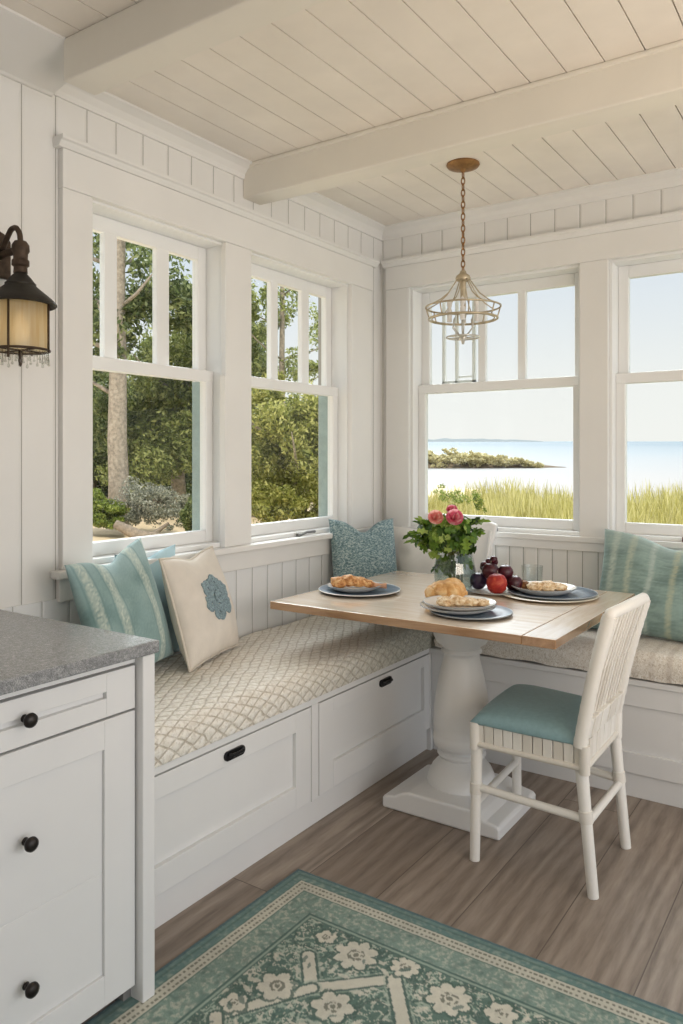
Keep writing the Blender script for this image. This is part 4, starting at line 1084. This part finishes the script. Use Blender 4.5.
# ------------------------------------------------------------------ outdoors
def leaves(center, rad, n, size, seed, clumps=0, squash=1.0, droop=0):
    """leaf cards spread through lumps of a crown, returns verts and faces"""
    rg = np.random.default_rng(seed); c = np.array(center); rad = np.array(rad)
    if clumps:
        dirs = rg.normal(size=(clumps, 3)); dirs /= np.linalg.norm(dirs, axis=1)[:, None]
        cc = dirs*rg.uniform(.25, .92, (clumps, 1)); k = rg.integers(0, clumps, n)
        off = rg.normal(size=(n, 3)); off /= np.linalg.norm(off, axis=1)[:, None]; off *= rg.uniform(.2, 1, (n, 1))**.5*rg.uniform(.16, .36, (clumps, 1))[k]
        p = cc[k]+off
    else:
        p = rg.normal(size=(n, 3)); p /= np.linalg.norm(p, axis=1)[:, None]; p *= rg.uniform(0, 1, (n, 1))**.4
    p = c+p*rad
    a = rg.normal(size=(n, 3)); a /= np.linalg.norm(a, axis=1)[:, None]; q = rg.normal(size=(n, 3)); q = np.cross(a, q); q /= np.linalg.norm(q, axis=1)[:, None]
    s = size*rg.uniform(.5, 1.3, (n, 1))
    v = np.stack([p-a*s, p+q*s*.42, p+a*s, p-q*s*.42], 1).reshape(-1, 3)
    f = np.arange(n*4).reshape(-1, 4)
    return v, f
def tree(name, label, cat, base, crowns, m, trunk_r=.12, trunk_h=2.0, lean=(0, 0), group=None, mat_trunk=None, branches=0):
    t = thing(name, label, cat, base, group)
    B = A(base)
    if trunk_h:
        b = NB(); top = B+A((lean[0], lean[1], trunk_h))
        pts = [B.lerp(top, i/8)+A((.05*math.sin(i*1.3), .05*math.cos(i*1.7), 0))*trunk_r*4 for i in range(9)]; pts[0] = B-A((0, 0, .15))
        tube(b, pts, [trunk_r*(1.25-.075*i) for i in range(9)], 12)
        bra = random.Random(len(label))
        for k in range(branches):
            q = pts[3+k % 5]; a = bra.uniform(0, 2*PI); L_ = bra.uniform(.5, 1.3)
            tube(b, [q, q+A((math.cos(a)*L_*.5, math.sin(a)*L_*.5, .2)), q+A((math.cos(a)*L_, math.sin(a)*L_, .5))], [trunk_r*.3, trunk_r*.2, trunk_r*.06], 7)
        obj('trunk', b, mat_trunk or bark, t, smooth=True)
    V, F, o = [], [], 0
    for k, (c, r, n, s, cl) in enumerate(crowns):
        v, f = leaves(c, r, n, s, hash(label) % 1000 + k if False else len(label)*7+k, cl); V.append(v); F.append(f+o); o += len(v)
    V = np.concatenate(V); F = np.concatenate(F)
    me = bpy.data.meshes.new('foliage'); me.from_pydata(V.tolist(), [], F.tolist())
    fo = fin('foliage', me, m, t); fo['kind'] = 'stuff'
    return t

# left side: rising sandy ground
def ground_left(X, Y):
    dd = -X
    return .06+.085*max(0, dd-1.0)*(1 if dd < 9 else 9/dd*1.0) + .05*mnoise.noise(A((X*.5, Y*.5, 0)))
vs, fs = [], []
gx = [-.205-.45*i for i in range(46)]; gy = [-8+.5*i for i in range(48)]
for i, X in enumerate(gx):
    for j, Y in enumerate(gy): vs.append((X, Y, ground_left(X, Y) if i else .0))
for i in range(len(gx)-1):
    for j in range(len(gy)-1): a = i*len(gy)+j; fs.append((a, a+1, a+len(gy)+1, a+len(gy)))
o = fin('sandy_ground', pymesh('sandy_ground', vs, fs), sand_m, smooth=True); o['kind'] = 'structure'
def gpos(px, dist):
    p = at(px, 457, dist); p.z = ground_left(p.x, p.y); return p
def cr(px, py, dist, rx, rz, n, s, cl): return (tuple(at(px, py, dist)), (rx, rx, rz), int(n*3.0), s*.50, int(cl*1.5))
tree('pine_tree', 'tall pine with a straight grey trunk seen through the left window', 'tree', gpos(118, 10.2), [cr(105, 320, 10.5, 1.0, .7, 1800, .10, 18), cr(170, 310, 11, 1.0, .75, 1500, .10, 16), cr(130, 245, 10.6, .8, .5, 420, .10, 10), cr(100, 420, 11.2, .45, .8, 700, .09, 10)], leaf_dark, .115, 4.6, branches=9)
tree('broadleaf_tree', 'dense dark green tree right of the pine trunk outside the left window', 'tree', gpos(178, 12), [cr(175, 400, 12, 1.0, 1.25, 7000, .085, 46), cr(160, 460, 11.6, .8, .7, 3500, .08, 26), cr(205, 345, 12.6, 1.0, .8, 2400, .09, 22)], leaf_mid, .1, 2.4, branches=5)
tree('broadleaf_tree', 'shaded tree standing farthest left behind the pine trunk', 'tree', gpos(88, 13.5), [cr(85, 430, 13.5, 1.0, 1.3, 5500, .10, 36), cr(120, 470, 14, 1.0, .8, 3500, .10, 26), cr(92, 365, 13.8, .9, .7, 1800, .1, 18)], leaf_dark, .12, 2.4, branches=5)
tree('broadleaf_tree', 'tree behind the window post between the two left windows', 'tree', gpos(235, 13), [cr(235, 420, 13, 1.2, 1.5, 7000, .10, 44), cr(225, 500, 12.6, 1.1, .6, 3000, .09, 20)], leaf_dark, .12, 2.4, branches=5)
tree('broadleaf_tree', 'yellow-green sunlit tree filling the second left window', 'tree', gpos(300, 9.5), [cr(290, 450, 9.5, .72, .75, 7000, .065, 46), cr(322, 430, 9.8, .6, .6, 4000, .065, 30), cr(268, 505, 9.2, .55, .4, 2600, .06, 20), cr(318, 505, 9.4, .55, .4, 2600, .06, 20), cr(268, 410, 9.6, .5, .45, 2000, .065, 16)], leaf_yellow, .09, 1.4, branches=5)
tree('wispy_tree', 'thin airy tree with wispy branches above the sunlit tree', 'tree', gpos(282, 12), [cr(262, 320, 12, .5, .9, 800, .075, 16), cr(300, 370, 12, .7, .3, 420, .075, 9), cr(305, 300, 12, .6, .5, 320, .07, 10), cr(335, 330, 12.3, .5, .6, 360, .07, 10)], leaf_mid, .05, 4.0, branches=10)
tree('backdrop_tree', 'dark tree mass behind the silver bush at the far edge of the sand', 'tree', gpos(150, 16), [cr(190, 482, 15.5, .8, .45, 2600, .12, 16), cr(150, 440, 16, 1.7, 1.3, 5000, .13, 34), cr(250, 450, 17, 1.8, 1.3, 5000, .13, 34), cr(330, 450, 17, 1.6, 1.2, 4000, .13, 28)], leaf_dark, .12, 1.8)
tree('silver_bush', 'silvery grey bush behind the driftwood log', 'bush', gpos(155, 9.6), [cr(150, 500, 9.6, .46, .30, 1800, .040, 30), cr(176, 512, 9.5, .36, .22, 1000, .040, 18), cr(138, 516, 9.5, .3, .16, 600, .04, 12)], leaf_silver, 0, 0)
tree('green_shrub', 'bright green low shrub left of the driftwood under the pine', 'bush', gpos(100, 9.4), [cr(102, 512, 9.4, .36, .17, 2400, .05, 20), cr(88, 505, 9.4, .3, .2, 1200, .05, 14), cr(108, 522, 9.3, .3, .12, 800, .05, 12)], leaf_bright, 0, 0)
tree('dark_shrub', 'dark rounded shrub at the right edge of the left window', 'bush', gpos(196, 8.6), [cr(197, 514, 8.6, .22, .34, 2600, .05, 22)], leaf_dark, 0, 0)
g0 = gpos(140, 8.9)
b = NB(); tube(b, [tuple(g0+A((-.25, -.15, .24))), tuple(g0+A((-.02, 0, .10))), tuple(g0+A((.16, .12, .04))), tuple(g0+A((.24, .16, .02)))], [.05, .07, .10, .06], 10); tube(b, [tuple(g0+A((.10, .08, .05))), tuple(g0+A((.0, .2, .1))), tuple(g0+A((.02, .42, .22)))], [.06, .035, .015], 8)
tube(b, [tuple(g0+A((.1, .05, .04))), tuple(g0+A((.3, .45, .06))), tuple(g0+A((.35, .8, .05)))], [.05, .04, .02], 8)
tag(obj('driftwood_log', b, drift_m, smooth=True, origin=tuple(g0)), 'weathered driftwood log lying on the sand outside the left window', 'log')

# back side: meadow, sea, headland
def meadow_z(d): return .30
vs, fs = [], []
for i in range(25):
    for j in range(41):
        X, Y = -6.5+16*j/40, .205+12.5*i/24
        vs.append((X, Y, .0 if i == 0 else .18+.02*Y+.05*mnoise.noise(A((X, Y, 3)))))
for i in range(24):
    for j in range(40): a = i*41+j; fs.append((a, a+1, a+42, a+41))
o = fin('meadow_ground', pymesh('meadow_ground', vs, fs), meadow_m, smooth=True); o['kind'] = 'structure'
rg = np.random.default_rng(9); n = 34000
X = rg.uniform(-4.5, 6.5, n); Y = 1.3+8.0*rg.random(n)**1.25
keep = X > -.33-.519*(Y-1.3)-.45
X, Y = X[keep], Y[keep]; n = len(X)
Z = .18+.02*Y
hgt = rg.uniform(.45, .80, n)*(.85+.25*np.sin(X*1.7)*np.sin(Y*1.1+X*.6)) + np.clip((X+.2)*.05, -.1, .16)
ang = rg.uniform(0, 2*PI, n); wv = .007+.006*rg.random(n); lx, ly = rg.normal(0, .10, n), rg.normal(0, .10, n)
dx, dy = np.cos(ang)*wv, np.sin(ang)*wv
V = np.stack([np.stack([X-dx, Y-dy, Z], -1), np.stack([X+dx, Y+dy, Z], -1), np.stack([X+dx*.8+lx*.4, Y+dy*.8+ly*.4, Z+hgt*.6], -1), np.stack([X-dx*.8+lx*.4, Y-dy*.8+ly*.4, Z+hgt*.6], -1), np.stack([X+lx, Y+ly, Z+hgt], -1)], 1).reshape(-1, 3)
i0 = np.arange(n)*5
me = bpy.data.meshes.new('meadow_grass')
me.from_pydata(V.tolist(), [], [(a, a+1, a+2, a+3) for a in i0.tolist()]+[(a+3, a+2, a+4) for a in i0.tolist()])
o = fin('meadow_grass', me, grass_m); tag(o, 'tall golden grass growing between the house and the water', 'grass', kind='stuff')
for k, (px_, py_, dd, rr, rz_, lab) in enumerate(((452, 497, 7.2, .22, .08, 'small green shrub in the grass behind the flower vase'), (478, 500, 7.6, .12, .10, 'smaller green shrub in the grass right of the vase'))):
    p = at(px_, py_, dd); p.z = .18+.02*p.y
    tree('meadow_shrub', lab, 'bush', tuple(p), [cr(px_, py_, dd, rr, rz_*1.6, 170, .03, 9)], leaf_bright, .02, .3)
def sea_z(tt): return .0247*tt-.01
vs, fs = [], []
ts = [13.5, 18, 25, 40, 70, 120, 200, 320]
for tt in ts:
    for k in range(-12, 13): p = CAM+vd*tt+rd*(k*.25*tt); vs.append((p.x, p.y, sea_z(tt)))
for i in range(len(ts)-1):
    for k in range(24): a = i*25+k; fs.append((a, a+1, a+26, a+25))
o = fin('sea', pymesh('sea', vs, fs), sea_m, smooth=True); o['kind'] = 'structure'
# headland: rocky mound with scrub
def P(px_, tt, dz=0): q = CAM+vd*tt+rd*((px_-341.5)/F_PX*tt); q.z = sea_z(tt)+dz; return q
b = NB(); n_ = 60; rows = []
for i in range(n_+1):
    px_ = 300+266*i/n_; e = max(0, 1-max(0, (px_-430)/136)**1.6)*min(1, (px_-296)/40)
    hh = (.95*e+.03)*(1+.12*mnoise.noise(A((i*.3, 0, 0)))); tt = 36.5
    hh *= .45
    rows.append([b.verts.new(P(px_, tt-.8*e-.1, -.06)), b.verts.new(P(px_, tt-.7*e, .14*e+.02+.06*abs(mnoise.noise(A((i*.8, 2, 0)))))), b.verts.new(P(px_, tt-.2*e, hh*.8)), b.verts.new(P(px_, tt+1.0*e, hh)), b.verts.new(P(px_, tt+2.2*e+.1, -.1))])
for r0, r1 in zip(rows, rows[1:]):
    for k in range(4): b.faces.new((r0[k], r1[k], r1[k+1], r0[k+1]))
t = thing('headland', 'scrub-covered rocky headland reaching into the bay', 'headland', tuple(P(430, 37)))
obj('rock_base', b, rock_m, t, smooth=False)
V, F, o_ = [], [], 0
hr = random.Random(2)
for k in range(120):
    px_ = hr.uniform(305, 540); e = max(.06, 1-max(0, (px_-430)/136)**1.5)
    c = P(px_, 36.0+hr.uniform(-.6, .9)*e, (.10+hr.uniform(.15, .72))*e*.9); r = (.40*e+.08)
    v, f = leaves(c, (r*1.2, r, r*.62), 240, .085, 50+k, 7); V.append(v); F.append(f+o_); o_ += len(v)
me = bpy.data.meshes.new('scrub'); me.from_pydata(np.concatenate(V).tolist(), [], np.concatenate(F).tolist()); so = fin('scrub', me, leaf_head, t); so['kind'] = 'stuff'
# distant hazy land
b = NB(); prev = None; pts = []
for i in range(41):
    px_ = 380+165*i/40; hh = 1.1*max(0, math.sin(PI*i/40))**.6*(1+.5*mnoise.noise(A((i*.35, 4, 0))))
    pts.append((b.verts.new(P(px_, 290, -.4)), b.verts.new(P(px_, 290, hh)), b.verts.new(P(px_, 300, -.4))))
for a, c in zip(pts, pts[1:]): b.faces.new((a[0], c[0], c[1], a[1])); b.faces.new((a[1], c[1], c[2], a[2]))
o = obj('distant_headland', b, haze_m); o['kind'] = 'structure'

# ------------------------------------------------------------------ light
W = bpy.data.worlds.new('sky'); sc.world = W; W.use_nodes = True; nt = W.node_tree; nt.nodes.clear()
wo = nt.nodes.new('ShaderNodeOutputWorld'); bg = nt.nodes.new('ShaderNodeBackground'); tc = nt.nodes.new('ShaderNodeTexCoord'); sp = nt.nodes.new('ShaderNodeSeparateXYZ'); cr_ = nt.nodes.new('ShaderNodeValToRGB')
nt.links.new(tc.outputs['Generated'], sp.inputs[0]); nt.links.new(sp.outputs[2], cr_.inputs[0]); nt.links.new(cr_.outputs[0], bg.inputs[0]); nt.links.new(bg.outputs[0], wo.inputs[0])
els = cr_.color_ramp.elements
els[0].position = 0; els[0].color = (.76, .75, .73, 1); els[1].position = .28; els[1].color = (.55, .61, .70, 1)
e = els.new(.09); e.color = (.735, .735, .725, 1)
e = els.new(1.0); e.color = (.50, .60, .78, 1)
bg.inputs[1].default_value = 1.0
sun = bpy.data.lights.new('sun', 'SUN'); sun.energy = 2.3; sun.color = (1, .93, .80); sun.angle = R(3)
so = bpy.data.objects.new('sun', sun); so.rotation_euler = A((.45, -.40, .80)).to_track_quat('Z', 'Y').to_euler(); link(so)
def area(name, loc, target, sx, sy, e, col):
    l = bpy.data.lights.new(name, 'AREA'); l.shape = 'RECTANGLE'; l.size = sx; l.size_y = sy; l.energy = e; l.color = col
    o = bpy.data.objects.new(name, l); o.location = loc; o.rotation_euler = (A(loc)-A(target)).to_track_quat('Z', 'Y').to_euler(); link(o); return o
area('room_fill', (3.4, -4.6, 2.55), (1.0, -1.2, .6), 2.2, 2.2, 6, (1, .95, .88))  # added soft fill lamp, out of view behind the camera
area('side_fill', (4.95, -2.2, 1.35), (0, -1.6, .9), 3.2, 1.7, 29, (.97, .98, 1))  # added fill out of view at right, brightens cabinet, left bench and casings
area('ceiling_wash', (2.6, -2.2, 1.3), (1.6, -1.1, 2.7), .8, .8, 10, (1, .80, .60))  # added unseen uplight that warms the ceiling
ss = bpy.data.lights.new('bright_sky', 'SUN'); ss.energy = 5.0; ss.color = (.95, .98, 1); ss.angle = R(60)
sso = bpy.data.objects.new('bright_sky', ss); sso.rotation_euler = A((-.55, .55, .62)).to_track_quat('Z', 'Y').to_euler(); link(sso)

# ------------------------------------------------------------------ camera
cam = bpy.data.cameras.new('camera'); co = bpy.data.objects.new('camera', cam); link(co)
co.location = CAM; co.rotation_euler = (R(90), 0, YAW)
cam.sensor_fit = 'AUTO'; cam.sensor_width = 36; cam.lens = F_PX/1024*36
cam.shift_y = (HZ-512)/1024*1.0
cam.clip_start = .02; cam.clip_end = 1000
sc.camera = co
sc.view_settings.view_transform = 'Standard'
sc.view_settings.look = 'None'
sc.view_settings.exposure = 0.36
